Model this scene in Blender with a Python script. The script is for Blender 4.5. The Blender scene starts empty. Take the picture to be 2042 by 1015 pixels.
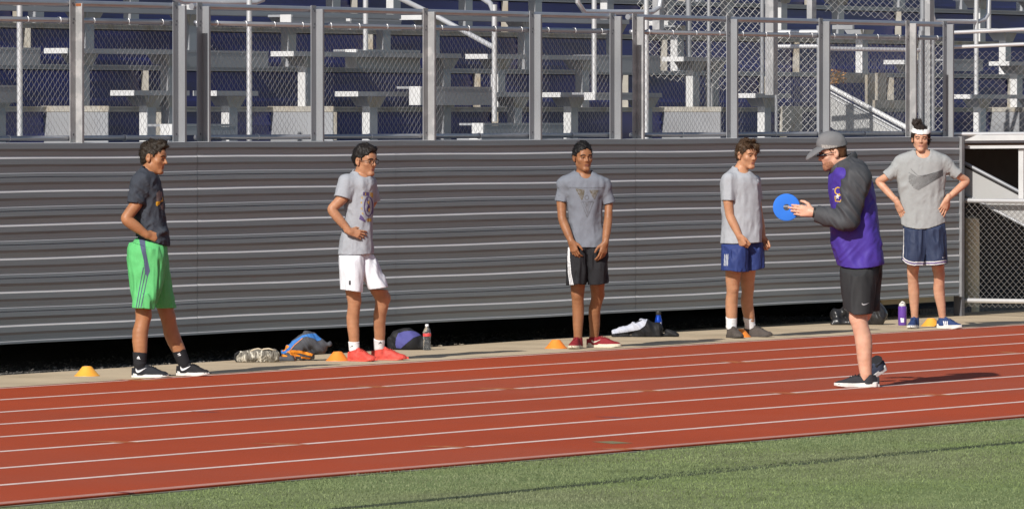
import bpy, math, random
import numpy as np
from mathutils import Vector, Matrix
from mathutils.bvhtree import BVHTree
R = math.radians
random.seed(7)
SC = bpy.context.scene
COL = SC.collection

# ------------------------------------------------------------------ camera
CF, CYAW, CPIT, CH = 13000.0, R(58.17), R(1.25), 2.033   # focal (px of a 2042 px wide frame), heading from +Y towards +X, tilt down, height
cam = bpy.data.cameras.new("camera")
cam.sensor_width = 36.0
cam.lens = CF / 2042 * 36
cam.clip_start = 1.0
cam.clip_end = 2000
camo = bpy.data.objects.new("camera", cam)
COL.objects.link(camo)
FV = Vector((math.sin(CYAW)*math.cos(CPIT), math.cos(CYAW)*math.cos(CPIT), -math.sin(CPIT)))
RV = Vector((math.cos(CYAW), -math.sin(CYAW), 0))
UV = RV.cross(FV)
FH = Vector((math.sin(CYAW), math.cos(CYAW), 0))
camo.matrix_world = Matrix.Translation((0, 0, CH)) @ Matrix((
    (RV.x, UV.x, -FV.x, 0), (RV.y, UV.y, -FV.y, 0), (RV.z, UV.z, -FV.z, 0), (0, 0, 0, 1)))
SC.camera = camo

# ------------------------------------------------------------------ sky and sun
SUN_EL, SUN_TRAVEL = R(33.0), R(4.5)       # light travels towards +X, 4.5 degrees towards +Y
w = bpy.data.worlds.new("World"); SC.world = w
w.use_nodes = True
nt = w.node_tree
bg = nt.nodes["Background"]
sky = nt.nodes.new("ShaderNodeTexSky")
sky.sky_type = 'NISHITA'; sky.sun_disc = False
sky.sun_elevation = SUN_EL
sd = Vector((-math.cos(SUN_TRAVEL)*math.cos(SUN_EL), -math.sin(SUN_TRAVEL)*math.cos(SUN_EL), math.sin(SUN_EL)))  # towards the sun
sky.sun_rotation = math.atan2(sd.x, sd.y)
nt.links.new(sky.outputs[0], bg.inputs[0])
bg.inputs[1].default_value = 0.085
sl = bpy.data.lights.new("sun", 'SUN'); sl.energy = 4.8; sl.angle = R(0.53); sl.color = (1.0, 0.955, 0.89)
so = bpy.data.objects.new("sun", sl); COL.objects.link(so)
so.rotation_euler = (-sd).to_track_quat('-Z', 'Y').to_euler()
so.location = (-20, -5, 30)
SC.view_settings.view_transform = 'Standard'
SC.view_settings.look = 'None'
SC.view_settings.exposure = 0.0
SC.view_settings.gamma = 1.0

# ------------------------------------------------------------------ pixel <-> world
def ray(x, y):
    return FV + RV*((x-1021)/CF) - UV*((y-507.5)/CF)
def gnd(x, y, z=0.0):                 # point of the ground seen at a pixel
    d = ray(x, y); t = (z-CH)/d.z
    return Vector((0, 0, CH)) + d*t
def at(x, y, Y):                      # point of the vertical plane Y = const seen at a pixel
    d = ray(x, y); t = Y/d.y
    return Vector((0, 0, CH)) + d*t
def atp(x, y, p0, n):                 # point on a general vertical plane
    d = ray(x, y); t = ((p0-Vector((0, 0, CH))).dot(n))/d.dot(n)
    return Vector((0, 0, CH)) + d*t

# ------------------------------------------------------------------ scene helpers
def tag(o, label=None, cat=None, group=None, kind=None):
    if label: o["label"] = label
    if cat: o["category"] = cat
    if group: o["group"] = group
    if kind: o["kind"] = kind
    return o
def empty(name, loc=(0, 0, 0), rz=0.0):
    o = bpy.data.objects.new(name, None); COL.objects.link(o)
    o.location = loc; o.rotation_euler = (0, 0, rz); o.empty_display_size = .1
    return o
def s2l(c):
    return tuple(((v/255)/12.92 if v/255 <= .04045 else ((v/255+.055)/1.055)**2.4) for v in c)
def mat(name, rgb, rough=.6, metal=0.0, var=.12, scale=8.0, bump=0.0, bscale=60.0, col2=None, f2=0.0, s2=3.0, thr=(.45, .6),
        stretch=(1, 1, 1), spec=.5, sss=0.0, fine=0.0, fscale=200.):
    """procedural material: base colour with noise variation, optional second colour in patches, bump"""
    m = bpy.data.materials.new(name); m.use_nodes = True
    n = m.node_tree; N = n.nodes; L = n.links
    b = N["Principled BSDF"]
    tc = N.new("ShaderNodeTexCoord"); mp = N.new("ShaderNodeMapping"); mp.inputs['Scale'].default_value = stretch
    L.new(tc.outputs['Object'], mp.inputs[0])
    nz = N.new("ShaderNodeTexNoise"); nz.inputs['Scale'].default_value = scale; nz.inputs['Detail'].default_value = 5
    L.new(mp.outputs[0], nz.inputs['Vector'])
    mr = N.new("ShaderNodeMapRange"); mr.inputs[1].default_value = .25; mr.inputs[2].default_value = .75
    mr.inputs[3].default_value = 1-var; mr.inputs[4].default_value = 1+var
    L.new(nz.outputs[0], mr.inputs[0])
    cur = N.new("ShaderNodeRGB"); cur.outputs[0].default_value = (*rgb, 1); out = cur.outputs[0]
    if col2:
        n2 = N.new("ShaderNodeTexNoise"); n2.inputs['Scale'].default_value = s2; n2.inputs['Detail'].default_value = 6
        L.new(mp.outputs[0], n2.inputs['Vector'])
        r2 = N.new("ShaderNodeMapRange"); r2.inputs[1].default_value = thr[0]; r2.inputs[2].default_value = thr[1]
        r2.inputs[3].default_value = 0; r2.inputs[4].default_value = f2
        L.new(n2.outputs[0], r2.inputs[0])
        mx = N.new("ShaderNodeMix"); mx.data_type = 'RGBA'
        L.new(r2.outputs[0], mx.inputs['Factor']); L.new(out, mx.inputs['A']); mx.inputs['B'].default_value = (*col2, 1)
        out = mx.outputs['Result']
    def mul(o, f):
        v = N.new("ShaderNodeVectorMath"); v.operation = 'SCALE'
        L.new(o, v.inputs[0]); L.new(f, v.inputs['Scale']); return v.outputs[0]
    out = mul(out, mr.outputs[0])
    if fine:
        n3 = N.new("ShaderNodeTexNoise"); n3.inputs['Scale'].default_value = fscale; n3.inputs['Detail'].default_value = 2
        L.new(mp.outputs[0], n3.inputs['Vector'])
        r3 = N.new("ShaderNodeMapRange"); r3.inputs[1].default_value = .3; r3.inputs[2].default_value = .7
        r3.inputs[3].default_value = 1-fine; r3.inputs[4].default_value = 1+fine
        L.new(n3.outputs[0], r3.inputs[0]); out = mul(out, r3.outputs[0])
    L.new(out, b.inputs['Base Color'])
    b.inputs['Roughness'].default_value = rough
    b.inputs['Metallic'].default_value = metal
    b.inputs['Specular IOR Level'].default_value = spec
    if sss:
        b.inputs['Subsurface Weight'].default_value = sss
        b.inputs['Subsurface Radius'].default_value = (.02, .008, .004); b.inputs['Subsurface Scale'].default_value = .4
    if bump:
        nb = N.new("ShaderNodeTexNoise"); nb.inputs['Scale'].default_value = bscale; nb.inputs['Detail'].default_value = 3
        L.new(mp.outputs[0], nb.inputs['Vector'])
        bp = N.new("ShaderNodeBump"); bp.inputs['Strength'].default_value = 1; bp.inputs['Distance'].default_value = bump
        L.new(nb.outputs[0], bp.inputs['Height']); L.new(bp.outputs[0], b.inputs['Normal'])
    return m

class MB:
    """collects geometry and links it as ONE mesh object"""
    def __init__(s): s.v = []; s.f = []; s.mi = []; s.m = 0
    def quad(s, *p):
        i = len(s.v); s.v += [tuple(q) for q in p]; s.f.append(tuple(range(i, i+len(p)))); s.mi.append(s.m)
    def hexa(s, p):        # 8 points: bottom 4 then top 4
        i = len(s.v); s.v += [tuple(q) for q in p]
        for f in ((0, 3, 2, 1), (4, 5, 6, 7), (0, 1, 5, 4), (1, 2, 6, 5), (2, 3, 7, 6), (3, 0, 4, 7)):
            s.f.append(tuple(i+k for k in f)); s.mi.append(s.m)
    def box(s, x0, x1, y0, y1, z0, z1):
        s.hexa([(x0, y0, z0), (x1, y0, z0), (x1, y1, z0), (x0, y1, z0), (x0, y0, z1), (x1, y0, z1), (x1, y1, z1), (x0, y1, z1)])
    def obox(s, c, ax, ay, az):   # centre and half vectors
        c = Vector(c); ax = Vector(ax); ay = Vector(ay); az = Vector(az)
        s.hexa([c-ax-ay-az, c+ax-ay-az, c+ax+ay-az, c-ax+ay-az, c-ax-ay+az, c+ax-ay+az, c+ax+ay+az, c-ax+ay+az])
    def tube(s, pts, r, n=10, caps=True, rs=None):
        pts = [Vector(p) for p in pts]; base = len(s.v); up = Vector((0, 0, 1)); prev = None
        for k, p in enumerate(pts):
            d = (pts[min(k+1, len(pts)-1)]-pts[max(k-1, 0)]).normalized()
            a = d.cross(up) if abs(d.z) < .95 else d.cross(Vector((0, 1, 0)))
            if prev is not None:
                a = prev - d*prev.dot(d)
            a.normalize(); prev = a; b = d.cross(a)
            rr = rs[k] if rs else r
            for j in range(n):
                t = 2*math.pi*j/n; s.v.append(tuple(p+a*math.cos(t)*rr+b*math.sin(t)*rr))
        for k in range(len(pts)-1):
            for j in range(n):
                a0 = base+k*n+j; a1 = base+k*n+(j+1) % n
                s.f.append((a0, a1, a1+n, a0+n)); s.mi.append(s.m)
        if caps:
            s.f.append(tuple(base+j for j in reversed(range(n)))); s.mi.append(s.m)
            e = base+(len(pts)-1)*n; s.f.append(tuple(e+j for j in range(n))); s.mi.append(s.m)
    def lathe(s, prof, c, n=24, axis=None):
        c = Vector(c); base = len(s.v)
        M = Matrix.Identity(3) if axis is None else Vector((0, 0, 1)).rotation_difference(Vector(axis).normalized()).to_matrix()
        for (r, z) in prof:
            for j in range(n):
                t = 2*math.pi*j/n; s.v.append(tuple(c+M@Vector((r*math.cos(t), r*math.sin(t), z))))
        for k in range(len(prof)-1):
            for j in range(n):
                a0 = base+k*n+j; a1 = base+k*n+(j+1) % n
                s.f.append((a0, a1, a1+n, a0+n)); s.mi.append(s.m)
    def prism(s, poly, ext):      # polygon of 3D points, extruded by vector
        ext = Vector(ext); n = len(poly); i = len(s.v)
        s.v += [tuple(p) for p in poly]+[tuple(Vector(p)+ext) for p in poly]
        s.f.append(tuple(i+k for k in reversed(range(n)))); s.mi.append(s.m)
        s.f.append(tuple(i+n+k for k in range(n))); s.mi.append(s.m)
        for k in range(n):
            a, b = i+k, i+(k+1) % n; s.f.append((a, b, b+n, a+n)); s.mi.append(s.m)
    def build(s, name, mats, parent=None, smooth=False, bevel=0.0):
        me = bpy.data.meshes.new(name); me.from_pydata(s.v, [], s.f)
        if not isinstance(mats, (list, tuple)): mats = [mats]
        for m in mats: me.materials.append(m)
        me.polygons.foreach_set('material_index', s.mi)
        if smooth: me.polygons.foreach_set('use_smooth', [True]*len(s.f))
        me.update()
        o = bpy.data.objects.new(name, me); COL.objects.link(o)
        if parent: o.parent = parent
        if bevel:
            b = o.modifiers.new('bevel', 'BEVEL'); b.width = bevel; b.segments = 2; b.limit_method = 'ANGLE'
        return o
def smooth_by_angle(o, ang=40):
    o.data.polygons.foreach_set('use_smooth', [True]*len(o.data.polygons))
    o.data.set_sharp_from_angle(angle=R(ang))
    return o
def copy_tree(o, parent=None):
    c = o.copy(); COL.objects.link(c)
    if parent: c.parent = parent
    for ch in o.children: copy_tree(ch, c)
    return c
# ================================================================== MATERIALS OF THE SETTING
M = {}
M['track'] = mat('track_rubber', (.40, .061, .017), .85, var=.10, scale=.35, bump=.003, bscale=220, col2=(.345, .082, .043), f2=.55, s2=.22, thr=(.48, .66), fine=.26, fscale=170, spec=.25)
M['line'] = mat('lane_paint', (.72, .57, .51), .8, var=.12, scale=2.5, col2=(.50, .22, .16), f2=.5, s2=9, thr=(.5, .72), spec=.2, fine=.1, fscale=150)
M['edgeline'] = mat('edge_paint', (.48, .24, .19), .8, var=.12, scale=2.5, col2=(.40, .12, .08), f2=.5, s2=5, thr=(.5, .7), spec=.2)
M['yellow'] = mat('faded_yellow_paint', (.46, .16, .055), .8, var=.2, scale=12, col2=(.36, .07, .03), f2=.8, s2=14, thr=(.42, .6), spec=.2)
M['bluemark'] = mat('faded_blue_paint', (.26, .07, .06), .8, var=.2, scale=12, spec=.2)
M['greenmark'] = mat('faded_green_paint', (.22, .19, .10), .8, var=.2, scale=12, spec=.2)
M['concrete'] = mat('concrete_path', (.56, .45, .31), .9, var=.12, scale=1.6, bump=.002, bscale=90, col2=(.42, .33, .22), f2=.5, s2=1.2, thr=(.5, .65), fine=.08, fscale=120, spec=.2)
M['turf'] = mat('turf', (.175, .225, .088), .9, var=.22, scale=3.2, bump=.004, bscale=160, col2=(.20, .20, .11), f2=.6, s2=.35, thr=(.45, .62), fine=.38, fscale=75, spec=.15)
M['turfline'] = mat('turf_line', (.075, .09, .058), .95, var=.35, scale=9, bump=.01, bscale=160, fine=.35, fscale=70, col2=(.15, .19, .07), f2=.6, s2=10, thr=(.5, .7), spec=.1)
M['drain'] = mat('drain_slot', (.012, .010, .012), .8, var=.2)
M['gravel'] = mat('dark_gravel', (.17, .16, .15), .95, var=.5, scale=30, bump=.03, bscale=45, spec=.2)
M['stone'] = mat('pebble', (.30, .26, .20), .9, var=.3, scale=9)
M['wall'] = mat('painted_steel', (.245, .285, .310), .5, var=.08, scale=2.2, stretch=(.15, 1, 3), bump=.0012, bscale=14, col2=(.29, .325, .34), f2=.6, s2=1.3, thr=(.45, .65), spec=.5)
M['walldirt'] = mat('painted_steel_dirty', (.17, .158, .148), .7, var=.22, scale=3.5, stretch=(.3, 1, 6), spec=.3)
M['wallledge'] = mat('painted_steel_ledge', (.46, .46, .47), .5, var=.12, scale=4, stretch=(.3, 1, 1))  # paler than the wall: sunlight on the ledges put into the colour
M['wallledge2'] = mat('painted_steel_step', (.66, .65, .64), .5, var=.12, scale=4, stretch=(.3, 1, 1))  # palest copy of the wall steel, for sun on the thick ledges
M['galv'] = mat('galvanised_steel', (.29, .30, .32), .5, metal=.35, var=.12, scale=5, stretch=(1, 1, .35), col2=(.36, .36, .37), f2=.7, s2=3, thr=(.45, .65), bump=.0006, bscale=30)
M['galvrust'] = mat('galvanised_steel_rusty', (.34, .34, .345), .55, metal=.25, var=.14, scale=7, col2=(.47, .46, .46), f2=.8, s2=9, thr=(.5, .6), bump=.0006, bscale=30)
M['rust'] = mat('rust', (.28, .09, .03), .9, var=.3, scale=30)
M['pipe'] = mat('steel_pipe', (.44, .44, .46), .38, metal=.65, var=.08, scale=6)
M['pipew'] = mat('aluminium_pipe', (.62, .62, .63), .4, metal=.45, var=.06, scale=6)
M['wire'] = mat('chain_link_wire', (.42, .41, .40), .45, metal=.6, var=.1, scale=12)
M['bolt'] = mat('bolt_steel', (.12, .12, .14), .4, metal=.6, var=.1)
M['alu'] = mat('aluminium_plank', (.36, .37, .39), .45, metal=.3, var=.08, scale=3, stretch=(.2, 1, 1), col2=(.30, .30, .31), f2=.6, s2=2, thr=(.45, .65))
M['alub'] = mat('bright_aluminium', (.60, .60, .60), .5, metal=.15, var=.08, scale=6)  # paler copy of the aluminium, sunlight put into the colour of sun-facing ends
M['aludirt'] = mat('stained_aluminium', (.37, .35, .31), .6, metal=.15, var=.2, scale=6, col2=(.3, .22, .12), f2=.5, s2=5, thr=(.5, .68))
M['blue'] = mat('navy_riser', (.020, .030, .235), .35, var=.2, scale=3, stretch=(.3, 1, 2), col2=(.02, .026, .10), f2=.7, s2=2.4, thr=(.45, .6), spec=.6)
M['dark'] = mat('dark_interior', (.02, .02, .022), .9, var=.2)  # near-black colour in place of shade inside the stand
M['pillar'] = mat('weathered_concrete', (.60, .53, .37), .9, var=.15, scale=4, bump=.003, bscale=40)  # colour raised in place of sun that the pillar does not get
M['sheet'] = mat('sheet_metal', (.42, .42, .42), .5, metal=.1, var=.1, scale=3, col2=(.36, .36, .35), f2=.6, s2=3)
M['leafdry'] = mat('dry_leaves', (.32, .17, .07), .9, var=.3, scale=12)

def struct(mb, name, m):
    return tag(mb.build(name, m), kind='structure')

# ================================================================== GROUND
OUT = [(-420, 799), (0, 773), (680, 730), (1360, 687.5), (2042, 646.5), (2700, 607)]     # outer edge of the track, as seen
INN = [(-420, 1050), (0, 1010), (680, 943.5), (1360, 889), (2042, 830), (2700, 775)]
def gp(p, z=0): v = gnd(p[0], p[1]); return Vector((v.x, v.y, z))
og = [gp(p) for p in OUT]; ig = [gp(p) for p in INN]
def slope_ext(a, b, x): t = (x-a.x)/(b.x-a.x); return a+(b-a)*t
XL, XR = -60.0, 260.0
def extend(l):
    return [slope_ext(l[1], l[4], XL)]+l[1:-1]+[slope_ext(l[1], l[4], XR)]
og = extend(og); ig = extend(ig)
xs = [XL, 10, 20, 30, 36, 40, 44, 48, 52, 56, 60, 70, 90, 140, XR]
def yat(l, x):
    for a, b in zip(l, l[1:]):
        if x <= b.x or b is l[-1]: return a.y+(b.y-a.y)*(x-a.x)/(b.x-a.x)
def strip(mb, fa, fb, z=0.0, xx=None):
    xx = xx or xs
    for a, b in zip(xx, xx[1:]):
        mb.quad((a, fa(a), z), (b, fa(b), z), (b, fb(b), z), (a, fb(a), z))
fo = lambda x: yat(og, x); fi = lambda x: yat(ig, x)
mb = MB(); mb.quad((-900, -900, -.14), (1100, -900, -.14), (1100, 1100, -.14), (-900, 1100, -.14)); struct(mb, 'ground', M['gravel'])
mb = MB(); strip(mb, fi, fo, 0.0)
for a, b in zip(xs, xs[1:]):
    mb.quad((a, fi(a), -.10), (b, fi(b), -.10), (b, fi(b), 0), (a, fi(a), 0))
struct(mb, 'running_track', M['track'])
mb = MB(); strip(mb, lambda x: -60, lambda x: fi(x)-.13, -.004); struct(mb, 'turf_field', M['turf'])
mb = MB(); strip(mb, lambda x: fi(x)-.10, lambda x: fi(x)+.0, -.05); struct(mb, 'drain_slot', M['drain'])
mb = MB()
for a, b in zip(xs, xs[1:]):
    y0a, y0b = fi(a), fi(b)
    mb.hexa([(a, y0a-.13, -.06), (b, y0b-.13, -.06), (b, y0b-.09, -.06), (a, y0a-.09, -.06), (a, y0a-.13, .0), (b, y0b-.13, .0), (b, y0b-.09, .0), (a, y0a-.09, .0)])
struct(mb, 'turf_kerb', mat('kerb_concrete', (.22, .20, .16), .9, var=.3, scale=3, col2=(.10, .12, .05), f2=.9, s2=2.2, thr=(.42, .55)))
# dark stripe in the turf
tl = [gp(p, 0) for p in [(-300, 1108), (720, 1009), (963, 986), (1360, 942), (2042, 880), (2700, 820)]]
tl = [slope_ext(tl[1], tl[4], XL)]+tl[1:-1]+[slope_ext(tl[1], tl[4], XR)]
mb = MB(); strip(mb, lambda x: yat(tl, x)-.055, lambda x: yat(tl, x)+.055, -.0035); struct(mb, 'turf_marking', M['turfline'])
# blades of the artificial turf: one mesh of many small upright blades
rn = np.random.default_rng(11)
def blades(n, name):
    t = rn.random(n)**.8; d = 31.5+t*16.5                       # distance along the view
    u = (rn.random(n)-.5)*.225
    bx = d*(math.sin(CYAW)+u*math.cos(CYAW)); by = d*(math.cos(CYAW)-u*math.sin(CYAW))
    lim = np.interp(bx, [p.x for p in ig], [p.y for p in ig])-.13
    ok = by < lim+rn.random(n)*.02; bx = bx[ok]; by = by[ok]; n = len(bx)
    h = rn.uniform(.007, .016, n); w_ = rn.uniform(.003, .007, n); a = rn.random(n)*6.283; la = rn.random(n)*6.283; ln_ = rn.uniform(0, .014, n)
    P = np.zeros((n, 3, 3)); P[:, 0, 0] = bx-np.cos(a)*w_/2; P[:, 0, 1] = by-np.sin(a)*w_/2; P[:, 1, 0] = bx+np.cos(a)*w_/2; P[:, 1, 1] = by+np.sin(a)*w_/2
    P[:, 2, 0] = bx+np.cos(la)*ln_; P[:, 2, 1] = by+np.sin(la)*ln_; P[:, :2, 2] = -.005; P[:, 2, 2] = h-.005
    me = bpy.data.meshes.new(name); me.vertices.add(3*n); me.vertices.foreach_set('co', P.ravel())
    me.loops.add(3*n); me.loops.foreach_set('vertex_index', np.arange(3*n, dtype=np.int32)); me.polygons.add(n); me.polygons.foreach_set('loop_start', np.arange(0, 3*n, 3, dtype=np.int32))
    ty = np.interp(bx, [p.x for p in tl], [p.y for p in tl]); me.polygons.foreach_set('material_index', (np.abs(by-ty) < .045+rn.random(n)*.02).astype(np.int32))
    me.update(calc_edges=True); me.materials.append(M['blade']); me.materials.append(M['bladedark'])
    o = bpy.data.objects.new(name, me); COL.objects.link(o); return tag(o, kind='stuff')
M['blade'] = mat('turf_blade', (.172, .222, .086), .8, var=.25, scale=2.0, col2=(.19, .21, .12), f2=.8, s2=.5, thr=(.42, .62), fine=.35, fscale=90, spec=.2)
M['bladedark'] = mat('turf_blade_dark', (.045, .058, .035), .8, var=.3, scale=8, fine=.4, fscale=90, spec=.15)
blades(310000, 'turf_blades')
# lane lines
LN = {1: (797, 753, 709, 666), 2: (821.5, 776, 728.5, 684), 3: (845, 799.5, 750.5, 704), 4: (870, 823, 774.5, 724.5),
      5: (900, 849.5, 799, 749), 6: (933, 878, 826, 774.5), 7: (968.5, 907.5, 856, 800.5)}
mb = MB()
for k, ys in LN.items():
    l = [gp((x, y)) for x, y in zip((0, 680, 1360, 2042), ys)]
    l = [slope_ext(l[0], l[3], XL)]+l+[slope_ext(l[0], l[3], XR)]
    strip(mb, lambda x: yat(l, x)-.038, lambda x: yat(l, x)+.038, .0008)
strip(mb, lambda x: fo(x)-.10, lambda x: fo(x)-.045, .0008)
struct(mb, 'lane_markings', M['line'])
mb = MB(); strip(mb, lambda x: fi(x)+.03, lambda x: fi(x)+.13, .0008); struct(mb, 'inside_edge_marking', M['edgeline'])
# small faded exchange marks: slim triangles
def gmark(mb, x0, x1, y, h=3.4, z=.0014, bow=0):
    a = gp((x0, y-1.5), z); b = gp((x1, y+1.2), z); c = gp(((x0+x1)/2, y-h/2), z); d = gp(((x0+x1)/2, y+h/2+bow), z)
    mb.quad(a, d, b, c)
mb = MB()
for x0, x1, y in [(172, 300, 881), (498, 628, 885), (832, 958, 890.5), (1180, 1300, 895), (228, 330, 758), (930, 1070, 775),
                  (1510, 1625, 784), (1800, 1920, 787), (1230, 1345, 779), (700, 800, 771), (1985, 2042, 703), (1420, 1520, 722)]:
    gmark(mb, x0, x1, y)
struct(mb, 'yellow_track_marks', M['yellow'])
mb = MB()
for x0, x1, y in [(218, 280, 981.5), (380, 440, 821), (1185, 1260, 832)]: gmark(mb, x0, x1, y, 2.5)
struct(mb, 'blue_track_marks', M['bluemark'])
mb = MB(); gmark(mb, 1180, 1262, 882, 5.5); struct(mb, 'green_track_mark', M['greenmark'])
# concrete path behind the track
CE = [(0, 748.5), (300, 729), (450, 719.5), (900, 689.5), (1400, 655), (1640, 641), (1900, 622)]
ce = [gp(p) for p in CE]; CY = sum(v.y for v in ce)/len(ce)
mb = MB()
fce = lambda x: yat([slope_ext(ce[0], ce[-1], XL)]+ce+[slope_ext(ce[0], ce[-1], XR)], x)
strip(mb, lambda x: fo(x)+.015, fce, .001)
for a, b in zip(xs, xs[1:]):
    mb.quad((a, fce(a), .001), (a, fce(a), -.14), (b, fce(b), -.14), (b, fce(b), .001))
struct(mb, 'concrete_path', M['concrete'])
mb = MB()
for k in range(16):
    xj = 33.2+k*1.83
    mb.quad((xj, fo(xj)+.02, .0014), (xj+.010, fo(xj)+.02, .0014), (xj+.012, fce(xj), .0014), (xj+.002, fce(xj), .0014))
struct(mb, 'path_joints', M['drain'])
mb = MB(); strip(mb, lambda x: fo(x)-.0, lambda x: fo(x)+.02, .0005); struct(mb, 'joint_strip', M['drain'])
# the bed of dark gravel under the stand, with loose stones along its edge
rg = random.Random(3)
mb = MB()
X0, X1 = 20, 90
gx = np.arange(34, 62, .07)
for i in range(9000):
    x = rg.uniform(36, 60); y = fce(x)+rg.random()**1.6*1.6; r = rg.uniform(.006, .02)
    c = Vector((x, y, -.03+r*.3))
    pts = [c+Vector((rg.uniform(-1, 1), rg.uniform(-1, 1), rg.uniform(-.4, .8)))*r for _ in range(4)]
    i0 = len(mb.v); mb.v += [tuple(p) for p in pts]
    for f in ((0, 1, 2), (0, 2, 3), (0, 3, 1), (1, 3, 2)): mb.f.append(tuple(i0+k for k in f)); mb.mi.append(0)
tag(mb.build('gravel', M['gravel']), kind='stuff')
mb = MB(); strip(mb, lambda x: fce(x), lambda x: 60, -.035); struct(mb, 'gravel_bed', M['gravel'])
mb = MB()
for cx in [(845, 855, 10), (895, 905, 14), (1560, 1640, 40), (1075, 1085, 7), (245, 250, 4), (430, 440, 3), (0, 60, 8), (1640, 1700, 14), (1370, 1390, 4), (1960, 2000, 3)]:
    for k in range(cx[2]):
        px = rg.uniform(cx[0], cx[1]); x = at(px, 650, CY).x
        c = Vector((x, fce(x)+rg.uniform(-.06, .04), .008)); r = rg.uniform(.005, .014)
        pts = [c+Vector((rg.uniform(-1, 1), rg.uniform(-1, 1), rg.uniform(-.3, .9)))*r for _ in range(4)]
        i0 = len(mb.v); mb.v += [tuple(p) for p in pts]
        for f in ((0, 1, 2), (0, 2, 3), (0, 3, 1), (1, 3, 2)): mb.f.append(tuple(i0+q for q in f)); mb.mi.append(0)
tag(mb.build('loose_stones', M['stone']), kind='stuff')

# ================================================================== CORRUGATED WALL
DW = CY+.03
ZT = at(900, 279.6, DW).z
ZB = at(860, 643, DW).z
XW1 = at(1914, 400, DW).x
XW0 = at(-160, 400, DW).x
joints = [XW0, at(391, 400, DW).x, at(785, 400, DW).x, at(1265, 400, DW).x, XW1-.045]
P_ = (ZT-ZB)/5.985
prof = []   # (z, outward offset, material of the face BELOW this point)
z = ZT
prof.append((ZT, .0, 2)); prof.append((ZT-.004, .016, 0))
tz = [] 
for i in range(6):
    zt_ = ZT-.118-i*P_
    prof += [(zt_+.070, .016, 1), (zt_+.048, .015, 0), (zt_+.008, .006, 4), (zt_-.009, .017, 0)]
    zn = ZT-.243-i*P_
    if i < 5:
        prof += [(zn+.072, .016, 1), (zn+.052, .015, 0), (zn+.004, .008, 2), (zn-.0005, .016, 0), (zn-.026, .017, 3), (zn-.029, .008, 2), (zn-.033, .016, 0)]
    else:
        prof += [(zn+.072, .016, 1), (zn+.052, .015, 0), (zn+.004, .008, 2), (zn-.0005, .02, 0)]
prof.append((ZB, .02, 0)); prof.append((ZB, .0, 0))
wall = empty('corrugated_wall', (joints[2], DW, 0))
tag(wall, 'long dark grey corrugated metal wall running behind the standing players', 'wall')
def unparent_fix(o, parent):
    o.matrix_parent_inverse = Matrix.Translation(-parent.location)
def wpart(mb, name, m, parent, **k):
    """part given in world coordinates under an Empty that has a location"""
    o = mb.build(name, m, parent, **k); L_ = Vector((0, 0, 0)); p = parent
    while p: L_ += p.location; p = p.parent
    for v in o.data.vertices: v.co -= L_
    return o
for j in range(len(joints)-1):
    xa, xb = joints[j], joints[j+1]-.002
    mb = MB(); off = [0, .002, .0005, .0025][j]
    n = max(2, int((xb-xa)/.5)); xx = [xa+(xb-xa)*k/n for k in range(n+1)]
    rr = random.Random(j)
    for (z0, o0, m0), (z1, o1, _) in zip(prof, prof[1:]):
        mb.m = m0
        for a, b in zip(xx, xx[1:]):
            wa = .0025*math.sin(a*2.1+z0*5); wb = .0025*math.sin(b*2.1+z0*5)
            mb.quad((a, DW-o0-off+wa*.4, z0+wa), (a, DW-o1-off+wa*.4, z1+wa), (b, DW-o1-off+wb*.4, z1+wb), (b, DW-o0-off+wb*.4, z0+wb))
    mb.m = 0
    mb.quad((xa, DW, ZB), (xb, DW, ZB), (xb, DW, ZT), (xa, DW, ZT))
    for xe in ([xa] if j == 0 else []):
        for (z0, o0, _), (z1, o1, _) in zip(prof, prof[1:]):
            mb.quad((xe, DW, z0), (xe, DW-o0-off, z0), (xe, DW-o1-off, z1), (xe, DW, z1))
    wpart(mb, 'wall_panel', [M['wall'], M['walldirt'], M['wallledge'], M['drain'], M['wallledge2']], wall)
mb = MB(); mb.box(XW1-.043, XW1, DW-.045, DW+.03, ZB-.01, ZT+.002); wpart(mb, 'end_frame', mat('frame_steel', (.24, .24, .25), .5, metal=.2), wall)
mb = MB(); mb.box(XW1+.002, XW1+.07, DW-.02, DW+.07, -.03, ZT-.02)
o = mb.build('steel_post', mat('post_steel', (.15, .15, .165), .5, metal=.2), None, bevel=.004)
tag(o, 'dark grey square steel post at the right end of the corrugated wall', 'post')

# ================================================================== CHAIN LINK
def chain_mesh(mb, p0, u, v, W, H, dx=.072, dz=.072, r=.0015, clip=None, n=None, ph=0):
    """diamond mesh on a plane: p0 corner, u along, v up; woven zigzag wires"""
    u = Vector(u).normalized(); v = Vector(v); v.normalize(); n = Vector(n) if n else u.cross(v).normalized()
    cols = int(W/(dx/2)); rows = int(H/(dz/2))
    for i in range(cols):
        pts = []
        for k in range(rows+1):
            m = i if (i+k) % 2 == 0 else i+1
            off = (.0035 if (i+k) % 2 == 0 else -.0035)
            pts.append(p0+u*(m*dx/2)+v*(k*dz/2)+n*off)
        for a, b in zip(pts, pts[1:]):
            if clip and not (clip(a) and clip(b)): continue
            d = (b-a); e1 = n*r; e2 = d.cross(n).normalized()*r
            i0 = len(mb.v)
            for p in (a, b):
                mb.v += [tuple(p+e1), tuple(p-e1*.5+e2*.87), tuple(p-e1*.5-e2*.87)]
            for q in range(3):
                w2 = (q+1) % 3
                mb.f.append((i0+q, i0+w2, i0+3+w2, i0+3+q)); mb.mi.append(mb.m)

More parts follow.
